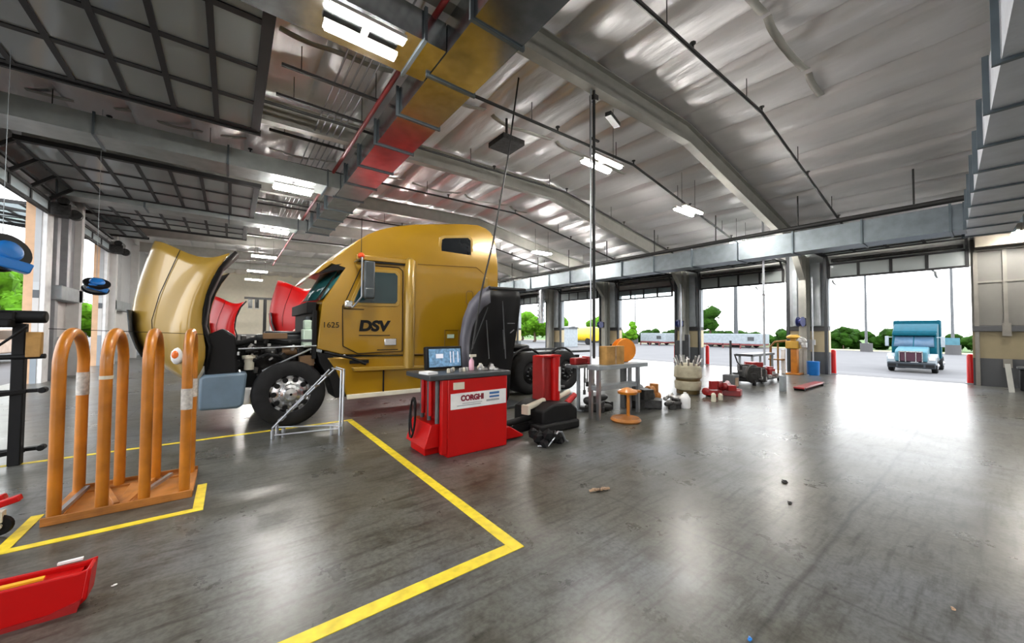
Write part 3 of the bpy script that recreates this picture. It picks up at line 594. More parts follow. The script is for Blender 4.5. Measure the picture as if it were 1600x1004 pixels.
# bonnet off: hood, bumper, engine bay
make_hood(T, K['goldpale'])
b = MB(); b.prism([(-.36, .40), (-.36, .88), (-.3, .92), (.22, .93), (.18, .42), (.1, .38)], 'Y', 7.12, 9.5); bp_ = b.build('bumper', K['bluegrey'], T, bevel=.04, seg=3)
MB().box((.17, 7.3, .40), (.34, 7.45, .66)).build('tow_bracket', K['white'], bp_, bevel=.02)
MB().prism([(-.30, .90), (-.33, 1.5), (-.1, 1.62), (.06, 1.5), (.1, .90)], 'Y', 7.24, 9.4).build('radiator_shroud', K['black'], T, bevel=.03)
b = MB(); b.box((.0, 7.95, .55), (1.25, 8.05, 1.42)); b.box((-.05, 7.5, .55), (.45, 8.0, .95)); b.build('bay_backing', K['black'], T, bevel=.02)  # black backing added so no brightness shows through the engine bay
en = MB(); en.box((.25, 7.75, .75), (1.25, 8.95, 1.28)); en.build('engine_block', K['iron'], T, bevel=.04)
b = MB(); b.box((.35, 8.05, 1.28), (1.2, 8.6, 1.52)); b.box((.5, 8.1, 1.52), (1.1, 8.55, 1.58)); b.build('valve_cover', K['darksteel'], T, bevel=.03)
b = MB(); b.box((-.12, 7.55, .5), (.02, 9.1, 1.42)); b.box((.02, 7.7, .55), (.2, 8.95, 1.35)); b.build('radiator', K['black'], T, bevel=.02)
b = MB(); b.tube([(.05, 7.6, 1.35), (.35, 7.55, 1.45), (.75, 7.5, 1.38), (1.15, 7.55, 1.4)], .05, 10); b.tube([(.1, 7.45, 1.0), (.5, 7.35, 1.2), (.9, 7.4, 1.1)], .035, 8); b.tube([(.2, 7.3, 1.25), (.6, 7.3, 1.33), (1.2, 7.35, 1.3)], .02, 8); b.tube([(-.05, 7.4, 1.3), (.1, 7.3, 1.1), (0, 7.35, .8)], .03, 8); b.build('engine_hose', K['rubber'], T)
b = MB(); b.cyl((.42, 7.26, .93), (1.12, 7.22, 1.28), .016, 8); b.tube([(.1, 7.2, 1.3), (1.2, 7.2, 1.33)], .012, 8); b.build('steering_shaft', K['alu'], T)
b = MB(); b.cyl((.25, 7.42, .95), (.25, 7.42, 1.14), .07, 12); b.cyl((.25, 7.42, 1.14), (.25, 7.42, 1.18), .1, 12); b.build('oil_filter', K['cream'], T)
b = MB(); b.box((.95, 7.25, .98), (1.18, 7.4, 1.16)); b.cyl((.7, 7.4, 1.25), (.95, 7.4, 1.25), .08, 12); b.cbox((.6, 7.4, 1.5), (.35, .1, .1)); b.build('air_dryer', mat('rusty bracket', (.16, .09, .04), .6), T, bevel=.01)
b = MB(); b.box((1.0, 7.25, 1.3), (1.17, 7.55, 1.62)); b.box((1.02, 7.28, 1.62), (1.14, 7.5, 1.78)); rs = b.build('coolant_reservoir', K['palegreen'], T, bevel=.02)
b = MB(); b.box((.98, 7.24, 1.4), (1.18, 7.5, 1.44)); b.cyl((1.08, 7.35, 1.78), (1.08, 7.35, 1.84), .05); b.build('reservoir_strap', K['darksteel'], rs)
b = MB(); b.box((1.05, 7.3, 1.9), (1.2, 9.3, 2.1)); b.box((1.13, 7.2, 1.1), (1.2, 9.4, 1.95)); b.build('firewall', K['black'], T, bevel=.01)
rnd = random.Random(5)
for k in range(34):
    c = (rnd.uniform(.0, 1.15), rnd.uniform(7.3, 7.8), rnd.uniform(.72, 1.42)); s = rnd.uniform(.03, .13)
    b = MB(); b.cbox(c, (s, s*rnd.uniform(.5, 1.2), s*rnd.uniform(.4, 1)), rnd.uniform(0, 3), rnd.uniform(0, 3)); b.build('engine_fitting', K['iron'], T, bevel=.006)
for k in range(22):
    c = (rnd.uniform(.0, 1.15), rnd.uniform(7.24, 7.5), rnd.uniform(.9, 1.45)); s = rnd.uniform(.02, .05); b = MB(); b.cbox(c, (s*2, s, s), rnd.uniform(0, 3), rnd.uniform(0, 3)); b.build('engine_clip', K['ironlight'], T)
b = MB()
for y_ in (7.85, 8.75): b.box((-.1, y_-.05, .62), (8.6, y_+.05, .9))
for x in (5.6, 7.2, 8.5): b.box((x, 7.85, .66), (x+.1, 8.75, .86))
b.build('frame_rail', K['black'], T, bevel=.01)
b = MB(); b.cyl((.8, 7.3, .54), (.8, 9.35, .54), .07); b.cyl((6.1, 7.3, .54), (6.1, 9.35, .54), .1); b.cyl((7.35, 7.3, .54), (7.35, 9.35, .54), .1); b.build('axle', K['black'], T)
b = MB(); b.lathe([(.5, 0), (.53, .03), (.53, .07), (.45, .12), (.05, .13)], (6.3, 8.3, 1.12), (0, 0, 1), 28); b.box((5.9, 7.95, .9), (6.7, 8.65, 1.13)); b.build('fifth_wheel', K['black'], T, bevel=.02)
b = MB(); b.lathe([(.28, 0), (.33, .05), (.33, 1.35), (.28, 1.4)], (3.1, 7.62, .62), (1, 0, 0), 28); b.build('fuel_tank', K['alu'], T, bevel=.01)
b = MB(); b.box((5.02, 7.2, .95), (5.12, 9.45, 1.2)); b.box((5.05, 7.4, 1.0), (8.7, 7.75, 1.06)); b.box((5.05, 8.9, 1.0), (8.7, 9.2, 1.06)); b.build('deck_plate', K['darksteel'], T, bevel=.01)
wheel(T, (.81, 7.13, .54)); wheel(T, (.81, 9.5, .54), face=1)
for x in (6.1, 7.35):
    wheel(T, (x, 7.13, .54), .53, .6, rim='black'); wheel(T, (x, 9.5, .54), .53, .6, face=1)
b = MB()
for x in (6.1, 7.35):
    b.tube([Vector((x+.62*math.cos(a), 7.35, .54+.62*math.sin(a))) for a in [PI*.15+PI*.7*k/8 for k in range(9)]], .03, 6); 
b.build('mudguard', K['black'], T)
# ------------------------------------------------------------------ black loose hood standing behind the red machine
B = thing('truck_hood', 'black truck hood with a grey wheel arch, standing on end behind the red cabinet', 'truck hood', (4.4, 6.4, 0))
def BP(x, y, yy): return P(x, y, 'Y', yy)
rows = []
for s, (xa, ya, xb, yb) in enumerate(((765, 447, 819, 452), (745, 463, 817, 480), (731, 486, 813, 510), (725, 520, 808, 540), (730, 556, 803, 572), (742, 600, 800, 610), (750, 645, 800, 645))):
    a, b2 = BP(xa, ya, 6.1), BP(xb, yb, 6.5)
    rows.append([a.lerp(b2, t)+Vector((0, .55*math.sin(PI*t)+.1*t, 0)) for t in (0, .15, .3, .5, .7, .85, 1)])
for q in rows[-1]: q.z = .005
MB().grid(rows).build('hood_shell', K['black'], B, smooth=180, sub=1, solid=.04, fix=False)
outer = [(765, 447), (748, 456), (733, 473), (724, 498), (720, 525), (719, 548), (722, 575)]; inner = [(765, 472), (754, 480), (744, 494), (736, 512), (732, 532), (731, 550), (733, 578)]
MB().grid([[BP(x, y, 6.12), BP((x+u)/2, (y+v)/2, 6.03), BP(u, v, 6.07)] for (x, y), (u, v) in zip(outer, inner)]).build('wheel_arch', K['archgrey'], B, smooth=180, solid=.03, fix=False)
b = MB()
for (x, y, u, v) in ((762, 480, 733, 556), (760, 500, 764, 560), (785, 470, 790, 560), (797, 520, 803, 515), (793, 505, 804, 505), (786, 515, 788, 545)):
    b.tube([BP(x, y, 6.2), BP(u, v, 6.25)], .012, 6)
b.build('inner_brace', K['greyp'], B)
MB().tube([BP(765, 450, 6.05), BP(790, 451, 6.2), BP(820, 453, 6.45)], .035, 8).build('top_lip', K['black'], B)
b = MB(); b.box((3.7, 6.1, 0), (5.1, 6.9, .06)); b.build('floor_stand', K['darksteel'], B, bevel=.01)
# ------------------------------------------------------------------ red trucks in the far bays
def red_truck(label, off, with_cab):
    t = thing('semi_truck', label, 'truck', (1.0+off[0], 8.35+off[1], 0)); ox, oy, oz = off
    make_hood(t, K['red'], off)
    b = MB(); b.box((.25+ox, 7.8+oy, .7), (1.2+ox, 8.9+oy, 1.3)); b.box((-.1+ox, 7.5+oy, .5), (.1+ox, 9.1+oy, 1.35)); b.build('engine_block', K['iron'], t, bevel=.03)
    b = MB()
    for y_ in (7.85, 8.75): b.box((-.1+ox, y_-.05+oy, .62), (6+ox, y_+.05+oy, .9))
    b.build('frame_rail', K['black'], t, bevel=.01)
    for x in (.8, 5):
        wheel(t, (x+ox, 7.13+oy, .54)); wheel(t, (x+ox, 9.5+oy, .54), face=1)
    MB().prism([(-.36+ox, .40), (-.36+ox, .9), (.22+ox, .93), (.16+ox, .40)], 'Y', 7.12+oy, 9.5+oy).build('bumper', K['trailer'], t, bevel=.04)
    if with_cab:
        MB().prism([(1.25+ox, 1.2), (1.2+ox, 2.1), (1.55+ox, 2.7), (1.45+ox, 2.8), (2.4+ox, 3.4), (4.6+ox, 3.6), (4.8+ox, 3.4), (4.8+ox, 1.1)], 'Y', 7.15+oy, 9.5+oy).build('cab', K['red'], t, bevel=.05)
        MB().prism([(1.75+ox, 2.12), (1.95+ox, 2.65), (2.5+ox, 2.7), (2.5+ox, 2.12)], 'Y', 7.12+oy, 7.18+oy).build('side_window', K['glassdark'], t)
        MB().grid([[Vector((1.19+ox, 7.35+oy, 2.14)), Vector((1.19+ox, 9.3+oy, 2.14))], [Vector((1.5+ox, 7.35+oy, 2.66)), Vector((1.5+ox, 9.3+oy, 2.66))]]).build('windscreen', K['glassteal'], t, solid=.02, fix=False)
    return t
red_truck('red truck with its hood open, seen beyond the gold hood and engine bay', (.45, 11.9, 0), False)
red_truck('red truck with its hood open, seen close to the gold truck windscreen', (2.3, 6.9, .3), True)
# ================================================================== shop equipment
# orange tyre inflation cage
C_ = thing('tire_inflation_cage', 'orange four hoop tyre inflation cage standing in the yellow box', 'tyre cage', (-.72, 5.08, 0))
b = MB(); x0, x1, ya, yb = -1.19, -.26, 4.7, 5.46
b.box((x0, ya-.02, .0), (x1, ya+.10, .035)); b.box((x0, yb-.1, .0), (x1, yb+.02, .035))
for x in (x0, -.78, x1-.1): b.box((x, ya, .0), (x+.1, yb, .034))
b.box((x0, ya-.02, .03), (x1, ya, .07)); b.box((x0, yb, .03), (x1, yb+.02, .07)); b.box((x0, ya+.08, .004), (x1-.08, yb-.08, .014)); 
b.bar((-.74, ya, .03), (-.6, yb, .03), .05, .04); b.bar((-.78, ya+.1, .03), (-.95, yb-.1, .03), .04, .04)
b.build('base_frame', K['oranged'], C_, bevel=.006)
for p, q in (((-.62, 4.95, .05), (-.47, 5.32, .07)), ((-1.12, 4.78, .05), (-1.08, 5.4, .06))): MB().bar(p, q, .035, .03).build('roller_bar', K['alu'], C_)
for i, x in enumerate((-1.135, -.865, -.6, -.325)):
    rr = .33; zc = 1.57-rr*.98; ym = 5.08
    pts = [(x, ya+.06, .03), (x, ya+.06, .5), (x, ya+.06, .95), (x, ya+.06, zc-.02)]
    pts += [(x, ym-rr*math.cos(PI*k/14), zc+rr*.98*math.sin(PI*k/14)) for k in range(1, 14)]
    pts += [(x, yb-.06, zc-.02), (x, yb-.06, .95), (x, yb-.06, .5), (x, yb-.06, .03)]
    h = MB().tube(pts, .042, 14).build('hoop', K['orange'], C_, smooth=60)
    if i in (0, 3):
        z0, z1 = ((.98, 1.2), (.86, 1.06))[i == 3]
        
        for y_, dz in (((yb-.06, 0), (ya+.06, -.03)) if i == 3 else ((yb-.06, -.02),)): part(MB().cyl((x, y_, z0+dz), (x, y_, z1+dz), .0445, 14).build('warning_sticker', K['sticker'], h), 'pale paper sticker wrapped round the tube')
    if i == 1: MB().cyl((x, ya+.06, 1.16), (x, ya+.06, 1.19), .0445, 14).build('tape_band', K['cream'], h)
b = MB(); b.cyl((-1.3, 5.15, 1.6), (-.2, 5.08, 1.55), .003, 5); tag(b.build('wire', K['black']), 'thin dark wire stretched over the hoops of the orange cage', 'wire')
# red console of the tyre machine
Q = thing('tire_changer_console', 'red steel machine cabinet with a screen on top and a white sign', 'machine cabinet', (2.55, 4.45, 0))
b = MB(); b.box((2.2, 4.2, .0), (3.13, 4.9, .985)); b.build('cabinet', K['red'], Q, bevel=.012)
b = MB(); b.prism([(1.93, .13), (2.2, .13), (2.2, .42), (2.02, .42)], 'Y', 4.3, 4.9); b.box((2.0, 4.45, 0), (2.2, 4.9, .14)); b.box((2.12, 4.205, .05), (2.2, 4.28, .985)); b.build('side_tray', K['red'], Q, bevel=.01)
b = MB(); b.box((1.93, 4.17, .985), (3.17, 4.93, 1.05)); tp = b.build('worktop', K['darksteel'], Q, bevel=.012)
for k, (y_, m_) in enumerate(((4.34, 'greyp'), (4.47, 'red'), (4.58, 'greyp'), (4.7, 'red'), (4.8, 'greyp'))): 
    b = MB(); b.cyl((2.12-.03*(k % 2), y_, .40+.1*(k % 2)), (2.12-.03*(k % 2), y_, .97), .028, 10); b.build('tool_post', K[m_], Q)
b = MB(); b.tube([Vector((1.93+.02*math.sin(a), 4.68+.09*math.cos(a), .46+.26*math.sin(a))) for a in [2*PI*k/14 for k in range(15)]], .014, 8); b.tube([Vector((1.91, 4.62+.07*math.cos(a), .5+.22*math.sin(a))) for a in [2*PI*k/14 for k in range(15)]], .012, 8); b.build('coiled_hose', K['black'], Q)
sg = MB().box((2.235, 4.188, .60), (3.1, 4.2, .80)).build('sign_board', K['white'], Q, smooth=0)
dk = mat('dark red print', (.22, .006, .03), .5); bl = mat('blue print', (.05, .15, .38), .5); gp = mat('grey print', (.35, .36, .38), .6)
text('CORGHI', .098, (2.375, 4.185, .700), dk, sg, ext=.002, bold=.005, sx=.93)
b = MB(); b.box((2.82, 4.184, .745), (2.98, 4.189, .775)); b.box((2.82, 4.184, .70), (2.98, 4.189, .725)); b.build('blue_print', bl, sg, smooth=0)
b = MB(); b.box((2.32, 4.184, .635), (2.68, 4.189, .645)); b.box((2.40, 4.184, .66), (2.7, 4.189, .668)); b.box((2.77, 4.184, .655), (2.98, 4.189, .68)); b.build('small_print', gp, sg, smooth=0)
MB().box((2.27, 4.19, .85), (2.43, 4.2, .94)).build('notice_sticker', K['cream'], Q, smooth=0)
mo = MB().cbox((2.42, 4.78, 1.22), (.56, .1, .32), rx=-.12).build('monitor', K['black'], Q, bevel=.015)
b = MB(); b.cbox((2.42, 4.722, 1.225), (.49, .008, .25), rx=-.12); part(b.build('screen', K['screen'], mo, smooth=0), 'lit blue grey diagnostic screen')
b = MB(); b.cbox((2.33, 4.716, 1.25), (.11, .006, .06), rx=-.12); b.cbox((2.42, 4.716, 1.18), (.3, .006, .02), rx=-.12)
for x in (2.5, 2.55, 2.62): b.cbox((x, 4.716, 1.23), (.012, .006, .16), rx=-.12)
b.build('screen_graphics', mat('screen light', (.6, .6, .66), .5, emit=.3), mo, smooth=0)
# things on the console
b = MB(); b.lathe([(.035, 0), (.037, .02), (.037, .12), (.03, .14), (.016, .16), (.016, .17)], (2.72, 4.5, 1.051), (0, 0, 1), 16); sb = b.build('spray_bottle', mat('pink plastic', (.78, .42, .52), .4), smooth=40); tag(sb, 'pink spray bottle beside the console screen', 'bottle')
b = MB(); b.cyl((2.72, 4.5, 1.22), (2.72, 4.5, 1.25), .018); b.cbox((2.74, 4.5, 1.255), (.1, .03, .035)); o = b.build('spray_head', K['cream']); o.parent = sb
rnd = random.Random(11)
for k in range(6):
    x, y_ = 2.3+.06*k, rnd.uniform(4.3, 4.5); b = MB(); b.lathe([(.022, 0), (.024, .01), (.02, .05), (.012, .055)], (x, y_, 1.051), (0, 0, 1), 10)
    tag(b.build('socket', K['ironlight'] if k % 2 else K['cream']), 'small metal socket in the row in front of the console screen', 'socket', 'sockets on the console')
for k, (x, y_, m_) in enumerate(((2.82, 4.4, 'ironlight'), (2.9, 4.55, 'cream'), (2.97, 4.35, 'ironlight'), (3.05, 4.5, 'iron'))):
    b = MB(); b.lathe([(.045, 0), (.05, .02), (.045, .04), (.025, .06), (.02, .085)], (x, y_, 1.051), (0, 0, 1), 12); b.cbox((x+.02, y_-.05, 1.07), (.09, .03, .025), rz=k)
    tag(b.build('valve_fitting', K[m_]), 'metal fitting lying at the right end of the red cabinet top', 'fitting', 'fittings on the console')
b = MB(); b.cbox((2.02, 4.4, 1.066), (.15, .2, .03), rz=.2); tag(b.build('paper_pad', K['white'], smooth=0), 'white paper pad on the left corner of the red cabinet', 'paper pad')
# red tyre changer tower on its black base
W = thing('tire_changer', 'red upright tyre changer tower on a black base right of the red cabinet', 'tyre changer', (4.35, 4.75, 0))
b = MB(); b.prism([(3.95, .05), (3.95, .33), (4.2, .42), (4.6, .4), (4.75, .3), (4.75, .05)], 'Y', 4.35, 5.1); b.box((3.8, 4.25, 0), (4.7, 4.5, .14)); b.build('base', K['black'], W, bevel=.03)
b = MB(); b.box((4.28, 4.72, .38), (4.52, 5.0, 1.18)); b.box((4.28, 4.70, .38), (4.34, 4.74, 1.18)); b.build('column', K['darkred'], W, bevel=.015)
b = MB(); b.cyl((4.55, 4.7, .3), (4.55, 4.7, 1.16), .085, 18); b.cbox((4.42, 4.74, 1.18), (.42, .22, .03)); b.build('cylinder_tube', K['red'], W)
b = MB(); b.cbox((4.575, 4.61, .78), (.04, .012, .42)); b.build('white_stripe', K['white'], W, smooth=0)
b = MB(); b.tube([(4.6, 4.85, 1.06), (4.72, 4.8, .98), (4.74, 4.78, .75), (4.7, 4.8, .6)], .016, 8); b.cyl((4.62, 4.75, .62), (4.78, 4.7, .62), .025); b.build('hydraulic_hose', K['greyp'], W)
b = MB(); b.cyl((3.72, 4.55, .37), (4.3, 4.72, .42), .05, 16); b.cbox((3.75, 4.53, .36), (.06, .14, .15), rz=.3); b.build('left_roller', K['cream'], W, bevel=.006)
b = MB(); b.cyl((4.62, 4.78, .40), (5.15, 4.95, .46), .045, 16); b.build('right_roller', K['cream'], W)
b = MB(); b.cyl((4.85, 4.72, .3), (5.2, 4.85, .4), .055, 14); b.build('red_arm', K['red'], W)
b = MB(); b.prism([(3.13, .02), (3.13, .2), (3.3, .2), (3.55, .05), (3.55, .02)], 'Y', 4.35, 4.6); b.build('link_plate', K['red'], W, bevel=.01)
b = MB(); b.box((3.1, 4.6, .0), (4.1, 4.75, .1)); b.cyl((3.3, 4.6, .16), (4.2, 4.7, .2), .05); b.build('link_tube', K['black'], W)
b = MB()
rnd = random.Random(21)
for k in range(15): b.ball((rnd.uniform(3.45, 3.85), rnd.uniform(3.78, 4.1), rnd.uniform(.05, .16)), rnd.uniform(.05, .1), 1, jit=.15, rnd=rnd)
tag(b.build('cable_pile', K['black'], smooth=0), 'heap of black rubber hose at the foot of the tyre changer', 'hose heap')
b = MB(); b.tube([(3.4, 3.85, .02), (3.52, 3.76, .03), (3.62, 3.75, .12), (3.68, 3.74, .2), (3.76, 3.74, .18), (3.84, 3.75, .05), (3.9, 3.76, .02)], .014, 8); tag(b.build('chain', K['alu']), 'bright chain draped over the black hose heap', 'chain')
# step ladder stand in front of the truck wheel
S_ = thing('step_ladder', 'small aluminium rolling step ladder leaning in front of the truck wheel', 'step ladder', (1.0, 6.35, 0))
b = MB(); Lb, Rb = [(0.52, 6.47), (.60, 6.75)], [(1.36, 6.1), (1.44, 6.3)]
for (x, y_), (u, v) in zip(Lb, ((1.26, 6.42), (1.36, 6.52))):
    b.tube([(x, y_, .16), (u, v, .98)], .014, 8); b.tube([(x, y_, 0), (x, y_, .17)], .012, 8)
for k in range(5):
    t_ = .12+k*.19; p, q = Vector((.52, 6.47, .16)).lerp(Vector((1.26, 6.42, .98)), t_), Vector((.60, 6.75, .16)).lerp(Vector((1.36, 6.52, .98)), t_); b.bar(p, q, .06, .02)
b.build('ladder_side', K['alu'], S_)
b = MB()
for (x, y_), (u, v) in zip(((1.36, 6.12), (1.44, 6.3)), ((1.3, 6.42), (1.38, 6.52))): b.tube([(u, v, 1.0), (x+.02, y_+.05, .98), (x, y_, 0)], .016, 8)
b.build('rear_leg', K['alu'], S_)
b = MB(); b.tube([(.52, 6.47, .05), (1.36, 6.12, .1)], .012, 8); b.tube([(.60, 6.75, .1), (1.44, 6.3, .1)], .012, 8); b.build('floor_rail', K['alu'], S_)
b = MB()
for x, y_ in Lb+Rb+[(1.26, 6.2), (.66, 6.5)]: b.cyl((x, y_, 0), (x, y_, .13), .026, 10)
b.build('foot', K['alu'], S_)
# grey workbench with box and reel
G_ = thing('workbench', 'grey steel workbench with a lower shelf right of the tyre changer', 'workbench', (5.95, 4.6, 0))
b = MB(); b.box((5.3, 4.34, .90), (6.85, 4.62, .98)); b.build('bench_top', K['midgrey'], G_, bevel=.008)
b = MB(); b.box((5.33, 4.38, .52), (6.6, 4.58, .60)); b.build('shelf', K['midgrey'], G_, bevel=.006)
for x, y_ in ((5.35, 4.39), (6.55, 4.38), (5.35, 4.57), (6.55, 4.57)): MB().box((x-.03, y_-.03, 0), (x+.03, y_+.03, .9)).build('leg', K['alu'], G_, smooth=0)
b = MB(); b.prism([(5.62, .98), (5.62, 1.33), (6.16, 1.33), (6.16, .98)], 'Y', 4.42, 4.6); bx = b.build('cardboard_box', K['card'], bevel=.006); tag(bx, 'brown cardboard box on the grey workbench', 'cardboard box')
b = MB(); b.box((5.87, 4.414, .985), (5.91, 4.42, 1.325)); o = b.build('packing_tape', K['wood']); o.parent = bx
b = MB(); c = (6.66, 4.8, 1.22); b.lathe([(.05, -.1), (.24, -.1), (.25, -.07), (.12, -.05), (.12, .05), (.25, .07), (.24, .1), (.05, .1)], c, (.35, 1, 0), 24); re = b.build('hose_reel', mat('bright orange paint', (.78, .24, .012), .4), smooth=35); tag(re, 'round orange hose reel behind the cardboard box', 'hose reel')
b = MB(); b.cbox((6.66, 4.8, 1.0), (.14, .14, .1)); b.bar((6.66, 4.8, 0), (6.66, 4.8, 1.0), .1); o = b.build('reel_stand', K['greyp']); o.parent = re
# red bench vice on its post
V_ = thing('vise_stand', 'red bench vice on a thin grey post left of the workbench', 'vice stand', (5.78, 5.2, 0))
b = MB(); b.cbox((5.78, 5.2, .02), (.35, .35, .03)); b.cyl((5.7, 5.2, 0), (5.7, 5.2, .89), .038, 10); b.build('post', K['midgrey'], V_)
b = MB(); b.cbox((5.78, 5.2, .90), (.56, .34, .06)); b.build('plate', K['alu'], V_, bevel=.008)
b = MB(); b.cbox((5.7, 5.2, 1.0), (.36, .16, .14)); b.cbox((5.95, 5.2, 1.01), (.11, .2, .16)); b.cyl((5.78, 5.05, .97), (5.78, 4.97, .97), .02); b.build('vice', K['darkred'], V_, bevel=.02)
rnd = random.Random(8)
for k in range(9): b = MB(); x_, y_, l_ = 5.66+.035*k, 5.02+rnd.uniform(-.03, .03), rnd.uniform(.2, .5); b.cyl((x_, y_, .88-l_), (x_, y_, .88), .012, 8); b.cbox((x_, y_, .88-l_), (.05, .04, .09), rnd.uniform(0, 3)); b.build('hanging_tool', K['ironlight' if k % 3 else 'iron'], V_)
# orange wheel stand below the bench
O_ = thing('wheel_dolly', 'rusty orange stand with a dished round base in front of the workbench legs', 'stand', (5.85, 4.15, 0))
b = MB(); b.lathe([(.24, 0), (.27, .03), (.24, .07), (.14, .05), (.05, .09)], (5.68, 4.05, 0), (0, 0, 1), 26); b.build('dish_base', K['oranged'], O_)
b = MB(); b.cyl((5.8, 4.08, .04), (5.8, 4.08, .5), .03, 12); b.build('post', K['orange'], O_)
b = MB(); b.lathe([(.05, 0), (.17, .02), (.18, .06), (.14, .09), (.04, .13)], (5.78, 4.08, .46), (0, 0, 1), 20); b.cbox((5.98, 4.08, .5), (.26, .14, .04)); b.build('top_dish', K['orange'], O_)
# greasy parts along the floor
def lump(name, label, cat, c, sz, m, n=7, seed=1, group=None, cyl=True):
    rnd = random.Random(seed); b = MB(); x, y_, z = c
    for k in range(n):
        s = [sz[i]*rnd.uniform(.25, .55) for i in range(3)]; p = (x+rnd.uniform(-.5, .5)*(sz[0]-s[0]), y_+rnd.uniform(-.5, .5)*(sz[1]-s[1]), s[2]/2 if k < 3 else rnd.uniform(s[2]/2, max(s[2]/2, sz[2]-s[2]/2)))
        if cyl and k % 2: b.lathe([(s[2]*.3, 0), (s[2]*.5, .02), (s[2]*.5, s[0]*.8), (s[2]*.25, s[0])], (p[0]-s[0]/2, p[1], max(p[2], s[2]*.5)), (1, rnd.uniform(-.5, .5), 0), 14)
        else: b.cbox(p, s, rnd.uniform(0, 3))
    return tag(b.build(name, K[m], bevel=.01), label, cat, group)
lump('gearbox', 'greasy dark gearbox just right of the workbench', 'machine part', (7.1, 4.6, 0), (.9, .6, .48), 'iron', 12, 1)
lump('brake_parts', 'dark machine parts on the workbench floor behind its legs', 'machine part', (6.0, 4.9, 0), (.9, .3, .34), 'iron', 8, 2)
lump('axle_hub', 'rusty brown axle hub with studs standing right of the gearbox', 'axle hub', (7.75, 4.75, 0), (.5, .3, .5), 'oranged', 6, 3)
lump('engine_part', 'low grey casting in front of the cream drum', 'machine part', (8.05, 4.4, 0), (.9, .4, .22), 'ironlight', 9, 4)
lump('starter_motor', 'dark motor lying between the white jug and the gearbox', 'machine part', (7.4, 4.15, 0), (.5, .3, .2), 'iron', 6, 14)
lump('red_gearbox', 'dark red cast gear housing right of the cream drum', 'machine part', (9.7, 4.35, 0), (.6, .4, .4), 'darkred', 9, 5)
lump('red_pump', 'dark red pump at the right end of the row of parts', 'machine part', (10.3, 4.2, 0), (.8, .4, .36), 'darkred', 10, 6)
for k, x in enumerate((8.95, 9.3)):
    b = MB(); b.lathe([(.05, 0), (.055, .01), (.05, .17-.04*k), (.02, .2-.04*k)], (x, 3.98, 0), (0, 0, 1), 12); tag(b.build('small_can', K['cream']), ('taller' if k == 0 else 'shorter')+' pale can in front of the dark red gear housing', 'can')
b = MB(); b.lathe([(.1, 0), (.11, .02), (.11, .2), (.07, .27), (.03, .3), (.03, .33)], (7.72, 4.02, 0), (0, 0, 1), 18); jg = b.build('plastic_jug', K['white']); tag(jg, 'white plastic jug standing on the floor in front of the cream drum', 'jug')
b = MB(); b.tube([(7.75, 4.02, .3), (7.84, 4.02, .28), (7.83, 4.02, .18)], .012, 8); o = b.build('jug_handle', K['white']); o.parent = jg
DX, DY = 9.63, 4.93
D_ = thing('drum', 'cream round clutch drum with a dark belt, topped with metal spikes', 'drum', (DX, DY, 0))
b = MB(); b.lathe([(.22, .05), (.31, .12), (.33, .3), (.31, .34)], (DX, DY, 0), (0, 0, 1), 28); b.lathe([(.3, .4), (.34, .44), (.33, .68), (.26, .76), (.1, .8)], (DX, DY, 0), (0, 0, 1), 28); b.build('drum_body', mat('dusty cream paint', (.34, .31, .22), .6, 0, .25, 6), D_)
b = MB(); b.lathe([(.28, 0), (.30, .42)], (DX, DY, 0.01), (0, 0, 1), 28); b.build('dark_belt', mat('oily brown', (.09, .06, .015), .5), D_)
for k in range(12):
    a = 2*PI*k/12; MB().cyl((DX+.25*math.cos(a), DY+.25*math.sin(a), .72), (DX+.34*math.cos(a), DY+.34*math.sin(a), .86+.07*(k % 3)), .024, 8).build('spike', K['ironlight'], D_)
# right half of the shop
N_ = thing('stop_sign_stand', 'thin dark post on a square box base between the drum and the black engine', 'stand', (11.3, 4.55, 0))
b = MB(); b.cyl((11.3, 4.55, .3), (11.3, 4.55, 1.38), .03, 8); b.build('post', K['pipe'], N_)
b = MB(); b.box((11.12, 4.4, .02), (11.48, 4.7, .42)); b.build('box_base', K['greyp'], N_, bevel=.015)
b = MB(); b.box((11.2, 4.39, .1), (11.4, 4.402, .34)); b.build('base_panel', K['wood'], N_)
E_ = thing('engine_on_stand', 'black and red engine on a low stand under a dark table top', 'engine', (13.9, 4.7, 0))
b = MB(); b.box((12.6, 4.4, .1), (13.6, 5.0, .16)); b.box((13.4, 4.4, .1), (14.9, 5.0, .16))
for x in (12.7, 14.8): b.cyl((x, 4.45, 0), (x, 4.45, .12), .05, 10); b.cyl((x, 4.95, 0), (x, 4.95, .12), .05, 10)
b.build('stand_frame', K['black'], E_, bevel=.01)
rnd = random.Random(31); b = MB()
for k in range(14): b.cbox((12.9+rnd.uniform(-.3, .5), 4.7+rnd.uniform(-.25, .25), .3+rnd.uniform(-.12, .18)), [rnd.uniform(.15, .4) for _ in range(3)], rnd.uniform(0, 3))
b.lathe([(.1, 0), (.28, .03), (.28, .12), (.1, .15)], (12.6, 4.4, .36), (0.3, 1, 0), 20); b.build('engine_block', K['iron'], E_, bevel=.015)
b = MB()
for k in range(12): b.cbox((13.7+rnd.uniform(-.6, .6), 4.65+rnd.uniform(-.2, .2), .42+rnd.uniform(-.2, .25)), [rnd.uniform(.1, .35) for _ in range(3)], rnd.uniform(0, 3))
b.build('red_castings', K['darkred'], E_, bevel=.015)
b = MB()
for k in range(8): b.cbox((13.6+rnd.uniform(-.8, 1.0), 4.4, .25+rnd.uniform(-.1, .2)), [rnd.uniform(.06, .2) for _ in range(3)], rnd.uniform(0, 3))
b.build('bright_fittings', K['ironlight'], E_, bevel=.01)
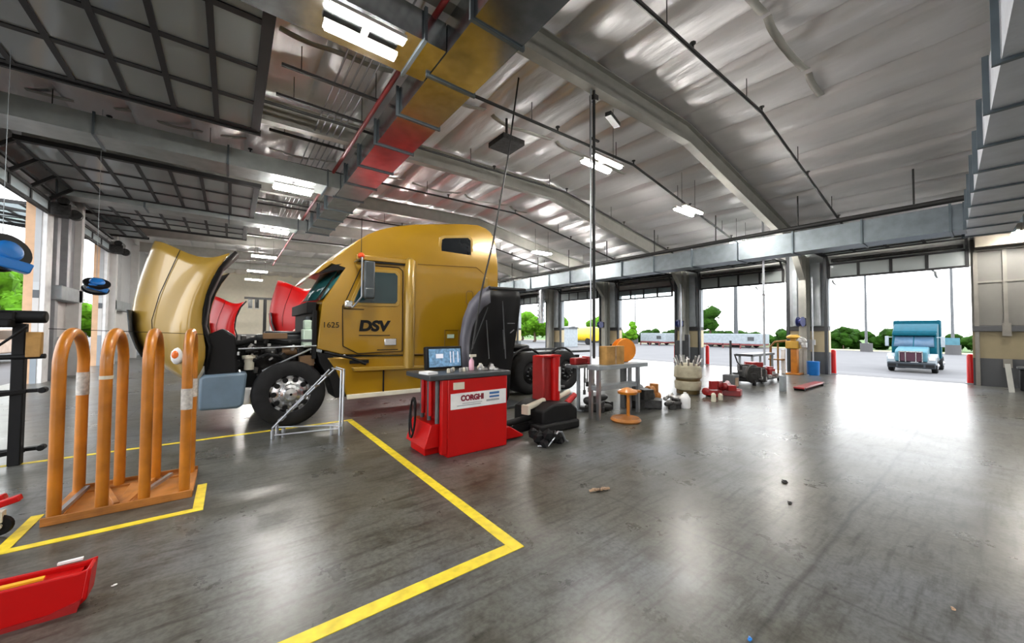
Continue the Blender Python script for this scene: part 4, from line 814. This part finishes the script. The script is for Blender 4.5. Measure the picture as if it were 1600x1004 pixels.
b = MB(); b.tube([(12.2, 4.8, .95), (12.35, 4.78, .7), (12.6, 4.75, .55)], .02, 8); b.build('bent_handle', K['pipe'], E_)
Z_ = thing('parts_table', 'dark topped steel table behind the black and red engine', 'table', (15.2, 5.3, 0))
b = MB(); b.box((14.3, 5.05, .78), (16.4, 5.6, .86)); b.build('table_top', K['darksteel'], Z_, bevel=.01)
for x in (14.4, 16.3):
    for y_ in (5.1, 5.5): MB().box((x-.03, y_-.03, 0), (x+.03, y_+.03, .78)).build('leg', K['midgrey'], Z_, smooth=0)
H_ = thing('shop_press', 'orange yellow upright machine in front of the right-hand column', 'machine', (17.5, 4.75, 0))
b = MB(); b.box((17.35, 4.62, 0), (17.6, 4.82, 1.0)); b.box((17.2, 4.5, 0), (17.75, 4.95, .06)); b.build('column', K['orange'], H_, bevel=.015)
b = MB(); b.cbox((17.45, 4.75, 1.15), (.42, .42, .3)); b.lathe([(.1, 0), (.22, .02), (.22, .1), (.12, .16)], (17.45, 4.75, 1.38), (0, 0, 1), 18); b.cyl((17.45, 4.75, 1.28), (17.45, 4.75, 1.42), .09); b.build('machine_head', mat('mustard paint', (.48, .27, .03), .45), H_, bevel=.03)
b = MB(); b.lathe([(.05, 0), (.16, .03), (.16, .1), (.05, .13)], (17.3, 4.45, 1.3), (1, .3, 0), 16); b.cbox((17.4, 4.4, 1.15), (.2, .16, .2)); b.build('motor', K['ironlight'], H_, bevel=.02)
b = MB(); b.tube([(17.4, 4.95, 1.3), (17.4, 5.35, 1.25), (17.4, 5.5, 1.05), (17.4, 5.5, 0)], .045, 10); b.cbox((17.4, 5.3, .55), (.25, .5, .05)); b.cyl((17.4, 5.25, 0), (17.4, 5.25, 1.2), .035); b.build('side_frame', mat('brown steel', (.25, .12, .03), .5), H_)
b = MB(); b.lathe([(.17, 0), (.19, .03), (.2, .5), (.21, .52), (.19, .53)], (17.75, 4.22, 0), (0, 0, 1), 20); tag(b.build('bin', K['bluep']), 'blue plastic bin beside the orange yellow machine', 'bin')
b = MB(); b.box((17.6, 4.3, 0), (17.8, 4.36, 0.03)); b.box((17.58, 5.08, 0), (17.7, 5.2, .95)); tag(b.build('white_post', K['white']), 'white narrow panel standing left of the orange yellow machine', 'panel')
Y_ = thing('floor_jack', 'flat dark red trolley lying on the floor in front of the right-hand column', 'trolley', (13.7, 3.3, 0))
b = MB(); b.box((12.6, 3.2, .05), (14.6, 3.45, .1)); b.build('deck', K['darkred'], Y_, bevel=.01)
for x in (12.7, 14.5): MB().cyl((x, 3.2, .05), (x, 3.45, .05), .05, 12).build('wheel', K['black'], Y_)
b = MB(); b.box((12.05, 3.52, 0), (12.3, 3.62, .42)); tag(b.build('white_board', K['trailer'], smooth=0), 'small white board standing on the floor left of the flat red trolley', 'board')
R_ = thing('trash_bin', 'dark wheeled bin with a pale corner post at the right edge of the frame', 'bin', (17.6, -.55, 0))
b = MB(); b.box((17.4, -.9, .04), (18.1, -.42, .62)); b.build('bin_body', K['black'], R_, bevel=.03)
b = MB(); b.cbox((17.75, -.66, .66), (.76, .56, .06)); b.build('lid', K['darksteel'], R_, bevel=.02)
b = MB(); b.bar((17.2, -.28, 0), (17.25, -.22, .78), .1, .1); b.build('corner_post', K['palesteel'], R_)
b = MB(); b.cyl((17.38, -.7, .6), (17.38, -.55, .6), .03); b.build('white_handle', K['white'], R_)
# bollards outside the right-hand doors
for i, (x, y_, w_) in enumerate(((19.03, .47, 'just inside the right jamb of the nearest open door'), (19.03, 3.88, 'at the left jamb of the nearest open door'), (19.03, 8.74, 'at the left jamb of the second open door'), (19.03, 10.4, 'at the right jamb of the third open door'))):
    t = thing('bollard', 'red steel bollard '+w_, 'bollard', (x, y_, 0))
    b = MB(); b.lathe([(.085, -.02), (.085, .9), (.06, .95), (.01, .97)], (x, y_, 0), (0, 0, 1), 18); b.build('bollard_post', K['red'], t)
    MB().cyl((x, y_, 0), (x, y_, .03), .13, 16).build('bollard_base', K['midgrey'], t)
# boxes and reels on the column bases
for i, fy in enumerate(FRAMES[1:4]):
    w_ = ('nearest', 'second', 'third')[i]
    t = thing('hose_reel', 'small blue hose reel fixed to the %s right-hand column' % w_, 'hose reel', (17.95, fy, 2.0), )
    b = MB(); b.lathe([(.05, -.09), (.19, -.09), (.19, -.07), (.1, -.06), (.1, .06), (.19, .07), (.19, .09), (.05, .09)], (17.78, fy, 2.05), (.2, 1, 0), 18); b.build('reel_drum', mat('navy blue paint', (.02, .03, .16), .4), t)
    b = MB(); b.cbox((17.97, fy, 2.05), (.1, .25, .3)); b.build('wall_bracket', K['black'], t)
b = MB(); b.box((17.9, 9.1, .3), (18.02, 9.32, 1.5)); b.box((17.85, 9.08, 1.25), (17.95, 9.28, 1.5)); b.box((17.9, 9.3, .5), (18.02, 9.75, 1.2)); tag(b.build('electrical_cabinet', K['darksteel'], bevel=.015), 'dark electrical boxes low on the second right-hand column', 'electrical box')
b = MB(); b.box((18.2, 4.36, .95), (18.28, 4.52, 1.35)); b.box((17.95, 4.2, 1.15), (18.03, 4.28, 1.35)); b.cyl((18.0, 4.28, 0), (18.0, 4.28, 3.8), .025); tag(b.build('conduit_riser', K['alu']), 'thin conduit with a small box running down the nearest right-hand column', 'conduit')
b = MB(); b.cyl((17.74, 9.42, .3), (17.74, 9.42, 4), .05); tag(b.build('downpipe', K['alu']), 'pale grey downpipe on the second right-hand column', 'pipe')
b = MB()
for k in range(16): b.cyl((17.25, 19.2, 2.2+.16*k), (17.25, 19.2, 2.36+.16*k), .28 if k % 2 else .2, 12)
tag(b.build('hose_coil', K['alu']), 'ribbed grey exhaust hose hanging on the fourth right-hand column', 'hose')
# -------- left edge
for i, (c, r_, lab) in enumerate((((-2.72, 8.9, 2.72), .27, 'blue and black hose reel hanging at the left edge of the frame'), ((-2.38, 12, 2.54), .21, 'blue oval hose reel hanging between the left columns'))):
    t = thing('hose_reel', lab, 'hose reel', c); c = Vector(c)
    ax = (.75, -.6, .25) if i == 0 else (.2, -.5, .75); a = Vector(ax).normalized()
    b = MB(); b.lathe([(r_*.5, -.1), (r_, -.1), (r_*1.02, -.07), (r_*.6, -.05), (r_*.6, .05), (r_*1.02, .07), (r_, .1), (r_*.5, .1)], c, ax, 26); b.build('reel_flange', K['black'], t)
    b = MB(); b.lathe([(r_*.58, -.06), (r_*.9, -.05), (r_*.9, .05), (r_*.58, .06)], c, ax, 22); b.build('wound_hose', K['greyp'], t)
    b = MB(); b.lathe([(.02, .1), (r_*.62, .105), (r_*.5, .16), (.02, .18)], c, ax, 20); b.cbox(c+a*.13-Vector((0, 0, r_*.75)), (r_*1.5, r_*.9, r_*.55), rz=.4, ry=.3); b.build('blue_housing', K['bluep'], t, bevel=.02)
    b = MB(); b.cyl(c+Vector((0, 0, r_)), (c.x, c.y, zroof(c.x)-.1), .004, 8); b.build('hanging_rod', K['midgrey'], t)
M_ = thing('lifting_machine', 'black steel lift machine with two low forks reaching in at the left edge', 'lift machine', (-2.3, 7.0, 0))
b = MB(); b.box((-2.9, 6.9, 1.64), (-2.0, 7.15, 1.80)); b.cyl((-2.2, 7.0, 1.74), (-1.78, 7.0, 1.74), .075, 14); b.cyl((-2.6, 6.85, 1.86), (-2.1, 6.88, 1.84), .04); b.cbox((-2.25, 6.95, 1.66), (.5, .3, .1)); b.build('top_arm', K['black'], M_, bevel=.02)
b = MB(); b.box((-2.03, 6.95, .0), (-1.93, 7.05, 1.66)); b.build('post', K['black'], M_, bevel=.01)
MB().box((-1.92, 6.92, 1.26), (-1.80, 7.0, 1.56)).build('wood_block', K['card'], M_, bevel=.01)
b = MB(); b.cyl((-3.0, 7.0, 1.25), (-1.77, 6.95, 1.27), .03, 10); b.tube([(-2.4, 6.9, 1.3), (-2.1, 6.88, 1.4), (-1.9, 6.88, 1.62)], .014, 8); b.build('cross_bar', K['black'], M_)
for z, xe, ye, n_ in ((.86, -1.76, 7.0, 0), (.15, -1.78, 7.1, 1)):
    b = MB(); b.bar((xe-.42, ye, z), (xe, ye, z), .08, .04); b.bar((xe-.75, ye-.16, z-.06), (xe-.15, ye-.02, z), .07, .05); b.cyl((xe-.03, ye-.05, z), (xe-.03, ye+.05, z), .035, 12); b.build('fork', K['black'], M_, bevel=.008)
b = MB(); b.box((-3.1, 6.7, 0), (-2.45, 7.3, .12)); b.bar((-2.55, 6.95, .1), (-2.55, 6.95, 1.7), .14, .14); b.build('machine_base', K['black'], M_, bevel=.01)
J_ = thing('floor_jack', 'red floor jack end with a small black wheel at the left edge', 'floor jack', (-1.5, 4.65, 0))
b = MB(); b.bar((-1.9, 4.62, .10), (-1.27, 4.62, .29), .07, .045); b.bar((-1.9, 4.82, .10), (-1.4, 4.82, .26), .07, .045); b.box((-1.75, 4.6, .16), (-1.68, 4.85, .2)); b.build('jack_frame', K['red'], J_, bevel=.008)
b = MB(); b.lathe([(.03, -.02), (.07, -.02), (.08, 0), (.07, .02), (.03, .02)], (-1.39, 4.68, .082), (0, 1, 0), 20); b.build('wheel', K['black'], J_)
b = MB(); b.cyl((-1.39, 4.64, .082), (-1.39, 4.72, .082), .025); b.cbox((-1.39, 4.68, .15), (.05, .07, .08)); b.build('caster_fork', K['cream'], J_)
X_ = thing('tool_tray', 'long bright red steel tray on the floor at the bottom left corner', 'tray', (-1.2, 3.3, 0))
b = MB(); b.prism([(-.66, .0), (-.645, .05), (-.625, .215), (-.66, .205), (-1.2, .225), (-2.0, .27), (-2.0, 0)], 'Y', 3.19, 3.215)
b.prism([(-.7, .0), (-.63, .05), (-.61, .225), (-.66, .215), (-1.2, .235), (-2.0, .28), (-2.0, 0)], 'Y', 3.31, 3.335)
b.box((-2.0, 3.2, .0), (-.68, 3.33, .02)); b.prism([(-.68, 0), (-.625, .05), (-.61, .22), (-.63, .22), (-.65, .05), (-.7, .0)], 'Y', 3.19, 3.335)
b.build('tray_body', K['red'], X_, bevel=.006)
b = MB(); b.prism([(-.66, .0), (-.645, .06), (-.8, .015), (-.8, 0)], 'Y', 3.175, 3.19); b.box((-2.0, 3.18, .0), (-.7, 3.19, .025)); b.build('bottom_skirt', K['darkred'], X_)
b = MB(); b.prism([(-.66, .19), (-1.2, .205), (-1.98, .25), (-1.98, .23), (-1.2, .185), (-.66, .17)], 'Y', 3.215, 3.31); b.build('top_plate', K['red'], X_)
b = MB(); b.cbox((-.9, 3.25, .21), (.2, .03, .012), ry=.03); tag(b.build('yellow_strip', mat('orange yellow plastic', (.8, .4, .02), .4)), 'orange yellow strip lying along the rim of the red tray', 'plastic strip')
b = MB(); b.cbox((-.72, 3.323, .235), (.1, .02, .012)); tag(b.build('white_stick', K['white']), 'white stick resting on the far rim of the red tray', 'stick')
# floor debris
b = MB(); c = P(935, 763, 'Z', .02)
for k in range(7): b.cbox(c+Vector((-.07+.025*k, .02-.01*k, -.005+random.uniform(0, .012))), (.06, .025, .015), random.uniform(-.8, .2), random.uniform(-.3, .3))
tag(b.build('wood_splinters', K['wood']), 'splintered scrap of brown wood on the open floor', 'wood scrap')
for (px, py, s, m_, n_, lab, cat) in ((1226, 752, .035, 'iron', 'oil_crumb', 'larger black crumb of dirt on the open floor', 'dirt crumb'), (1234, 785, .022, 'iron', 'oil_crumb', 'small black crumb of dirt nearer the camera on the open floor', 'dirt crumb'), (1490, 951, .012, 'wood', 'paper_scrap', 'tiny tan scrap near the bottom right corner', 'scrap'), (1172, 998, .012, 'bluep', 'plastic_scrap', 'small bright blue scrap at the bottom edge of the frame', 'scrap'), (178, 914, .01, 'white', 'paper_scrap', 'tiny white paper scrap right of the red tray', 'scrap')):
    c = P(px, py, 'Z', .008); b = MB(); b.ball(c, s, 2, (1.3, .8, .35), .2); b.cbox(c+Vector((s*.6, s*.3, .002)), (s*1.6, s*.8, s*.5), .5, .2)
    tag(b.build(n_, K[m_], smooth=0), lab, cat)
# far gantry and wall details
A_ = thing('gantry', 'thin black steel gantry frame in front of the far cream wall', 'gantry', (1.9, 34, 0))
b = MB(); b.bar((.75, 34, 4.0), (4.5, 34, 4.0), .16, .16); b.cyl((2.05, 34, 0), (2.05, 34, 4.0), .11, 8); b.cyl((4.4, 34, 0), (4.4, 34, 4.0), .11, 8); b.build('gantry_frame', K['pipe'], A_)
for k, x in enumerate((1.35, 1.85, 4.0, 4.6)):
    w = bpy.data.objects.new('window_%d' % (k+1), None); col.objects.link(w); w.location = (x, Y1-.05, 4.1); ORG[w.name] = w.location.copy(); struct(w)
    MB().box((x-.14, Y1-.03, 3.6), (x+.14, Y1-.004, 4.5)).build('pane', K['glassdark'], w, smooth=0)
    f = MB(); f.box((x-.18, Y1-.05, 3.55), (x-.14, Y1, 4.55)); f.box((x+.14, Y1-.05, 3.55), (x+.18, Y1, 4.55)); f.box((x-.18, Y1-.05, 3.52), (x+.18, Y1, 3.58)); f.build('window_frame', K['pale'], w, smooth=0)
b = MB(); b.box((2.3, 33.0, 0), (4.0, 33.6, 3.0)); tag(b.build('storage_cabinet', K['pale'], bevel=.03), 'tall pale cabinet by the far wall under the gantry', 'cabinet')
# ================================================================== outdoors
def tractor_front(label, x, y):
    """day cab truck seen head on, nose towards -X"""
    t = thing('semi_truck', label, 'truck', (x+2, y, 0))
    b = MB(); b.prism([(x+1.9, .75), (x+1.75, 1.75), (x+2.25, 2.62), (x+2.3, 2.9), (x+3.2, 3.45), (x+4.3, 3.5), (x+4.3, .75)], 'Y', y-1.12, y+1.12); b.build('cab', K['teal'], t, bevel=.08, seg=3)
    b = MB(); b.box((x+3.6, y-1.22, .9), (x+4.4, y+1.22, 3.72)); b.build('cab_fairing', K['teal'], t, bevel=.06)
    b = MB(); b.grid([[Vector((x+1.72, y+s, 1.78)) for s in (-1.0, 0, 1.0)], [Vector((x+2.18, y+s, 2.5)) for s in (-.95, 0, .95)]]); b.build('windscreen', mat('dark blue windscreen glass', (.06, .11, .17), .3, spec=.3), t, solid=.02, fix=False)  # glass of one even dark blue colour
    b = MB(); b.bar((x+1.7, y, 1.78), (x+2.17, y, 2.52), .05, .03); b.build('windscreen_pillar', K['teal'], t)
    b = MB(); b.box((x+2.0, y-1.1, 2.58), (x+2.4, y+1.1, 2.78)); b.build('sun_visor', K['teal'], t, bevel=.03)
    h = MB().prism([(x+.25, .75), (x+.2, 1.45), (x+.5, 1.62), (x+1.85, 1.8), (x+1.9, .75)], 'Y', y-.78, y+.78).build('hood', K['tealight'], t, bevel=.08, seg=3)
    MB().box((x+.17, y-.52, .78), (x+.3, y+.52, 1.42)).build('grille', mat('dark grille', (.05, .02, .03), .5, spec=.2), h, bevel=.03)
    b = MB()
    for yy in (-.55, -.25, .25, .55): b.box((x+.14, y+yy-.02, .75), (x+.2, y+yy+.02, 1.46))
    b.box((x+.14, y-.58, 1.42), (x+.22, y+.58, 1.5)); b.build('grille_bar', K['chrome'], h)
    for s in (-1, 1):
        f = MB(); f.prism([(x+.3, .55), (x+.3, 1.1), (x+.6, 1.32), (x+1.5, 1.3), (x+1.8, .9), (x+1.7, .7), (x+1.4, 1.05), (x+.7, 1.05), (x+.5, .6)], 'Y', y+s*.72, y+s*1.2); fd = f.build('fender', K['trailer'], t, bevel=.05)
        MB().cbox((x+.32, y+s*.98, .98), (.1, .3, .2)).build('headlight', K['white'], fd, bevel=.03)
        MB().cbox((x+2.0, y+s*1.38, 2.15), (.12, .2, .75)).build('mirror', K['trailer'], t, bevel=.03)
        b = MB(); b.cyl((x+2.0, y+s*1.1, 2.45), (x+2.0, y+s*1.4, 2.45), .02); b.build('mirror_arm', K['alu'], t)
        wheel(t, (x+1.1, y+s*1.18, .52), .52, .28, face=s)
        wheel(t, (x+5.2, y+s*1.2, .52), .52, .5, face=s)
        b = MB(); b.cyl((x+4.5, y+s*1.05, .9), (x+4.5, y+s*1.05, 3.8), .07); b.build('exhaust_stack', K['alu'], t)
    b = MB(); b.box((x, y-1.15, .32), (x+.3, y+1.15, .72)); b.build('bumper', mat('grey bumper', (.035, .04, .045), .6, spec=.08), t, bevel=.06)
    b = MB(); b.box((x-.01, y-.6, .42), (x+.05, y+.6, .6)); b.box((x-.005, y-1.1, .4), (x+.02, y-.7, .6)); b.box((x-.005, y+.7, .4), (x+.02, y+1.1, .6)); b.build('bumper_vent', K['black'], t)
    b = MB(); b.box((x+.3, y-.5, .55), (x+6.5, y-.35, .8)); b.box((x+.3, y+.35, .55), (x+6.5, y+.5, .8)); b.build('frame_rail', K['black'], t)
tractor_front('teal semi truck parked outside, framed by the nearest open door', 37.6, 3.55)
bpy.data.objects['semi_truck.003'].location.z -= 1.1
before = set(col.objects)
def trailer_(label, x, ya, yb, h=1.5, zb=.42):
    t = thing('trailer', label, 'trailer', (x+1, (ya+yb)/2, 0))
    MB().box((x, ya, zb), (x+2.5, yb, h)).build('trailer_box', K['trailer'], t, bevel=.04)
    b = MB(); b.box((x-.02, ya, zb-.14), (x+2.4, yb, zb)); b.build('side_rail', mat('dark red rail', (.16, .03, .03), .5), t)
    for yy in (ya+1.2, yb-1.2):
        for s in (0, 2.2): MB().lathe([(.05, 0), (.3, .01), (.32, .05), (.32, .2), (.3, .24), (.05, .25)], (x+s+.25, yy, .32), (-1, 0, 0), 18).build('wheel', K['rubber'], t)
    b = MB(); b.box((x-.02, ya+.6, zb+.35), (x, ya+1.2, zb+.75)); b.build('marking', K['darksteel'], t)
trailer_('long white flat sided trailer seen through the second open door', 43.4, 14.6, 20.8)
trailer_('white trailer seen through the third open door, behind the small trees', 42.5, 24.5, 28.0)
t = thing('tank_trailer', 'yellow round tank trailer outside behind the third right-hand column', 'tank trailer', (36, 32, 0))
b = MB(); b.lathe([(.3, 0), (.8, .12), (.95, .4), (.95, 4.6), (.8, 4.9), (.3, 5)], (36, 29.7, 1.3), (.12, 1, 0), 26); b.build('tank', K['yellowp'], t)
b = MB(); b.box((35.6, 30, .25), (36.6, 34.4, .5)); b.build('chassis', K['darksteel'], t)
for yy in (30.7, 33.6): MB().lathe([(.05, 0), (.4, .01), (.42, .05), (.42, .22), (.05, .25)], (35.5, yy, .42), (-1, 0, 0), 18).build('wheel', K['rubber'], t)
t = thing('transformer_box', 'grey metal utility box outside beside the yellow tank', 'utility box', (30, 28.6, 0))
b = MB(); b.box((28.2, 27.1, 0), (29.6, 29.0, 1.95)); b.build('box_body', K['midgrey'], t, bevel=.03)
b = MB(); b.prism([(28.1, 1.95), (29.7, 1.95), (29.6, 2.08), (28.9, 2.2), (28.2, 2.08)], 'Y', 27.0, 29.1); b.build('box_roof', K['darksteel'], t)
for i, (x, y_, h, r_, lab, m_) in enumerate(((45, 6.9, 9.3, .1, 'light pole on a concrete base left of the teal truck', 'greyp'), (45, 1.95, 7.6, .1, 'light pole on a concrete base right of the teal truck', 'greyp'), (45, 30.5, 8.5, .1, 'light pole seen through the third open door', 'greyp'), (44.9, 17.5, 8.6, .24, 'thick dark pole seen through the second open door', 'darksteel'))):
    t = thing('light_pole', lab, 'light pole', (x, y_, 0)); b = MB(); b.tube([(x, y_, .0), (x, y_, h)], [r_, r_*.7], 10); b.build('pole', K[m_], t)
    MB().cyl((x, y_, -.02), (x, y_, .75), .42, 16).build('concrete_base', K['asphalt'], t)
    b = MB(); b.cbox((x-.5, y_, h), (1.2, .35, .14)); b.build('lamp_head', K['darksteel'], t)
b = MB(); b.box((44.8, 1.6, .75), (45.1, 2.4, 1.3)); tag(b.build('meter_box', K['tealight']), 'pale box on the base of the light pole right of the teal truck', 'box')
for a, b2 in ((15.6, 18.9), (24.5, 27)):
    b = MB(); b.box((41, a, .35), (41.1, b2, .52))
    for k in range(3): b.box((41, a+(b2-a)*k/2-.05, 0), (41.1, a+(b2-a)*k/2+.05, .5))
    tag(b.build('guard_rail', mat('dark red guard rail', (.14, .03, .03), .5)), 'low dark red guard rail in front of the '+('long white trailer' if a < 20 else 'trailer behind the small trees'), 'guard rail')
b = MB()
for yy in range(-20, 60, 4): b.box((46.4, yy, -.025), (46.75, yy+3.97, .1))
struct(b.build('trim_70', mat('pale yellow kerb', (.6, .55, .38), .7), smooth=0))
# trees: noisy crowns with a shell of small leaves
def tree(label, x, y, h, w, m='leafd', trunk=True, seed=0, zb=None, name='tree', cat='tree', group=None, leaves=260):
    rnd = random.Random(seed); t = thing(name, label, cat, (x, y, 0), group); zb = h*.25 if zb is None else zb
    b = MB(); cs = []
    for k in range(9):
        a = rnd.uniform(0, 2*PI); q = rnd.uniform(.1, .6); c = Vector((x+math.cos(a)*w*.5*q, y+math.sin(a)*w*.5*q, zb+(h-zb)*rnd.uniform(.25, .8))); r_ = min(w*.5, (h-zb)*.5)*rnd.uniform(.4, .62)
        c.z = min(max(c.z, zb+r_*.5), h-r_*.8); cs.append((c, r_)); b.ball(c, r_, 2, (1, 1, .85), .16, rnd)
    for k in range(leaves):
        c, r_ = rnd.choice(cs); d = Vector((rnd.gauss(0, 1), rnd.gauss(0, 1), rnd.gauss(0, .9))).normalized(); p = c+d*r_*rnd.uniform(.92, 1.25); s = r_*rnd.uniform(.09, .2)
        u = Vector((rnd.gauss(0, 1), rnd.gauss(0, 1), rnd.gauss(0, 1))).normalized()*s; v = u.cross(d).normalized()*s
        b.add([p-u, p+v*.6, p+u, p-v*.6], [(0, 1, 2, 3)])
    b.build('foliage', K[m], t, smooth=0, fix=False)
    if trunk: b = MB(); b.tube([(x, y, -.05), (x+.05*w, y, zb*.7), (x, y, zb+(h-zb)*.4)], [w*.05, w*.04, w*.02], 8); b.build('trunk', K['bark'], t)
    return t
k = 0; y_ = -9.
rnd = random.Random(40)
while y_ < 36:
    tree('dark green tree in the low tree line beyond the right-hand parking lot', 50+rnd.uniform(0, 2), y_, 1.85+rnd.uniform(-.2, .35), 3.6, 'leafd', False, k, -.3, group='tree line beyond the right-hand lot', leaves=150); k += 1; y_ += 1.35
tree('pointed dark tree rising above the tree line at the left of the nearest door', 50, 9.4, 2.7, 1.3, 'leafd', True, 77, .3)
tree('larger dark round tree at the left of the second door', 45.5, 20.6, 4.7, 3.6, 'leafd', True, 61, 1.6, leaves=500)
tree('tall bright green tree left of the dark pole through the third door', 40, 27.7, 3.3, 1.9, 'leaf', True, 62, .1)
tree('small bright green tree next to the light pole through the third door', 41, 30.0, 2.3, 1.9, 'leaf', True, 63, .1)
tree('narrow bright tree at the left jamb of the third door', 41, 32.6, 3.0, 1.6, 'leaf', True, 64, .1)
tree('low dark tree behind the white trailer in the third door', 50, 31, 2.2, 5, 'leafd', True, 65, .1)
for q, (x, y_, h, w_) in enumerate(((38, 44, 4.8, 5), (40, 40, 4.4, 4.5), (42, 52, 4.9, 5), (36, 48.5, 4.2, 4.5), (44, 36.5, 4.1, 5), (39, 57, 4.5, 5))):
    tree('bright green bushy tree seen through the doors right of the black hood', x, y_, h, w_, 'leaf', True, 80+q, .4, group='bright trees beyond the far right-hand doors', leaves=420)
# everything in the far yard stands 1.7 times farther out, on the lower ground
kk = (H+1.1)/H; S4 = Matrix.Translation(EYE) @ Matrix.Scale(kk, 4) @ Matrix.Translation(-EYE)
for o in list(col.objects):
    if o not in before and o.parent is None: o.matrix_world = S4 @ Matrix.Translation(o.location)
for q, (x, y_, h, w_) in enumerate(((-14, 36, 6.5, 6), (-16, 47, 7.5, 7), (-12.5, 43, 4.2, 5), (-18, 58, 8, 7), (-21, 70, 8, 8), (-11, 52, 4, 4))):
    tree('bright green tree outside the left-hand doors', x, y_, h, w_, 'leaf', True, 90+q, .3, group='trees outside the left-hand doors', leaves=600)
t = thing('van', 'white van parked outside the left-hand door, cut off by the frame edge', 'van', (-8.9, 28, 0))
b = MB(); b.prism([(25.4, .45), (25.4, 1.05), (26.2, 1.15), (26.9, 1.62), (30, 1.66), (30.1, .45)], 'X', -9.9, -8.2); b.build('van_body', K['white'], t, bevel=.06)
b = MB(); b.box((-8.21, 26.9, 1.1), (-8.18, 28.1, 1.5)); b.build('van_window', K['glassdark'], t)
for yy in (26.3, 29.2): MB().lathe([(.1, 0), (.3, .01), (.33, .05), (.33, .2), (.1, .22)], (-8.18, yy, .33), (-1, 0, 0), 18).build('wheel', K['rubber'], t)
MB().box((-8.4, 25.36, .65), (-8.17, 25.42, .95)).build('tail_light', K['red'], t)
# ------------------------------------------------------------------ sky
w = bpy.data.worlds.new('overcast sky'); sc.world = w; w.use_nodes = True; nt = w.node_tree; N = nt.nodes; L = nt.links
bg = N['Background']; tc = N.new('ShaderNodeTexCoord'); sx = N.new('ShaderNodeSeparateXYZ'); L.new(tc.outputs['Generated'], sx.inputs[0])
r = N.new('ShaderNodeValToRGB'); L.new(sx.outputs['Z'], r.inputs['Fac']); r.color_ramp.elements[0].position = .0; r.color_ramp.elements[0].color = (.97, 1, 1, 1); r.color_ramp.elements[1].position = .7; r.color_ramp.elements[1].color = (.70, .82, 1, 1)
n = N.new('ShaderNodeTexNoise'); n.inputs['Scale'].default_value = 2.5; n.inputs['Detail'].default_value = 5; L.new(tc.outputs['Generated'], n.inputs['Vector'])
mx = N.new('ShaderNodeMixRGB'); mx.blend_type = 'MIX'; mx.inputs[2].default_value = (1, 1, 1, 1); L.new(n.outputs['Fac'], mx.inputs[0]); L.new(r.outputs[0], mx.inputs[1]); L.new(mx.outputs[0], bg.inputs['Color'])
bg.inputs['Strength'].default_value = 2.6
vs_ = sc.view_settings; sc.display_settings.display_device = 'sRGB'; vs_.view_transform = 'Standard'; vs_.look = 'None'; vs_.gamma = 1; vs_.use_curve_mapping = False; vs_.exposure = .98
sc.cycles.use_denoising = True; sc.cycles.max_bounces = 8; sc.cycles.diffuse_bounces = 5; sc.cycles.glossy_bounces = 4; sc.cycles.transparent_max_bounces = 16; sc.cycles.sample_clamp_indirect = 6; sc.cycles.caustics_reflective = False; sc.cycles.caustics_refractive = False
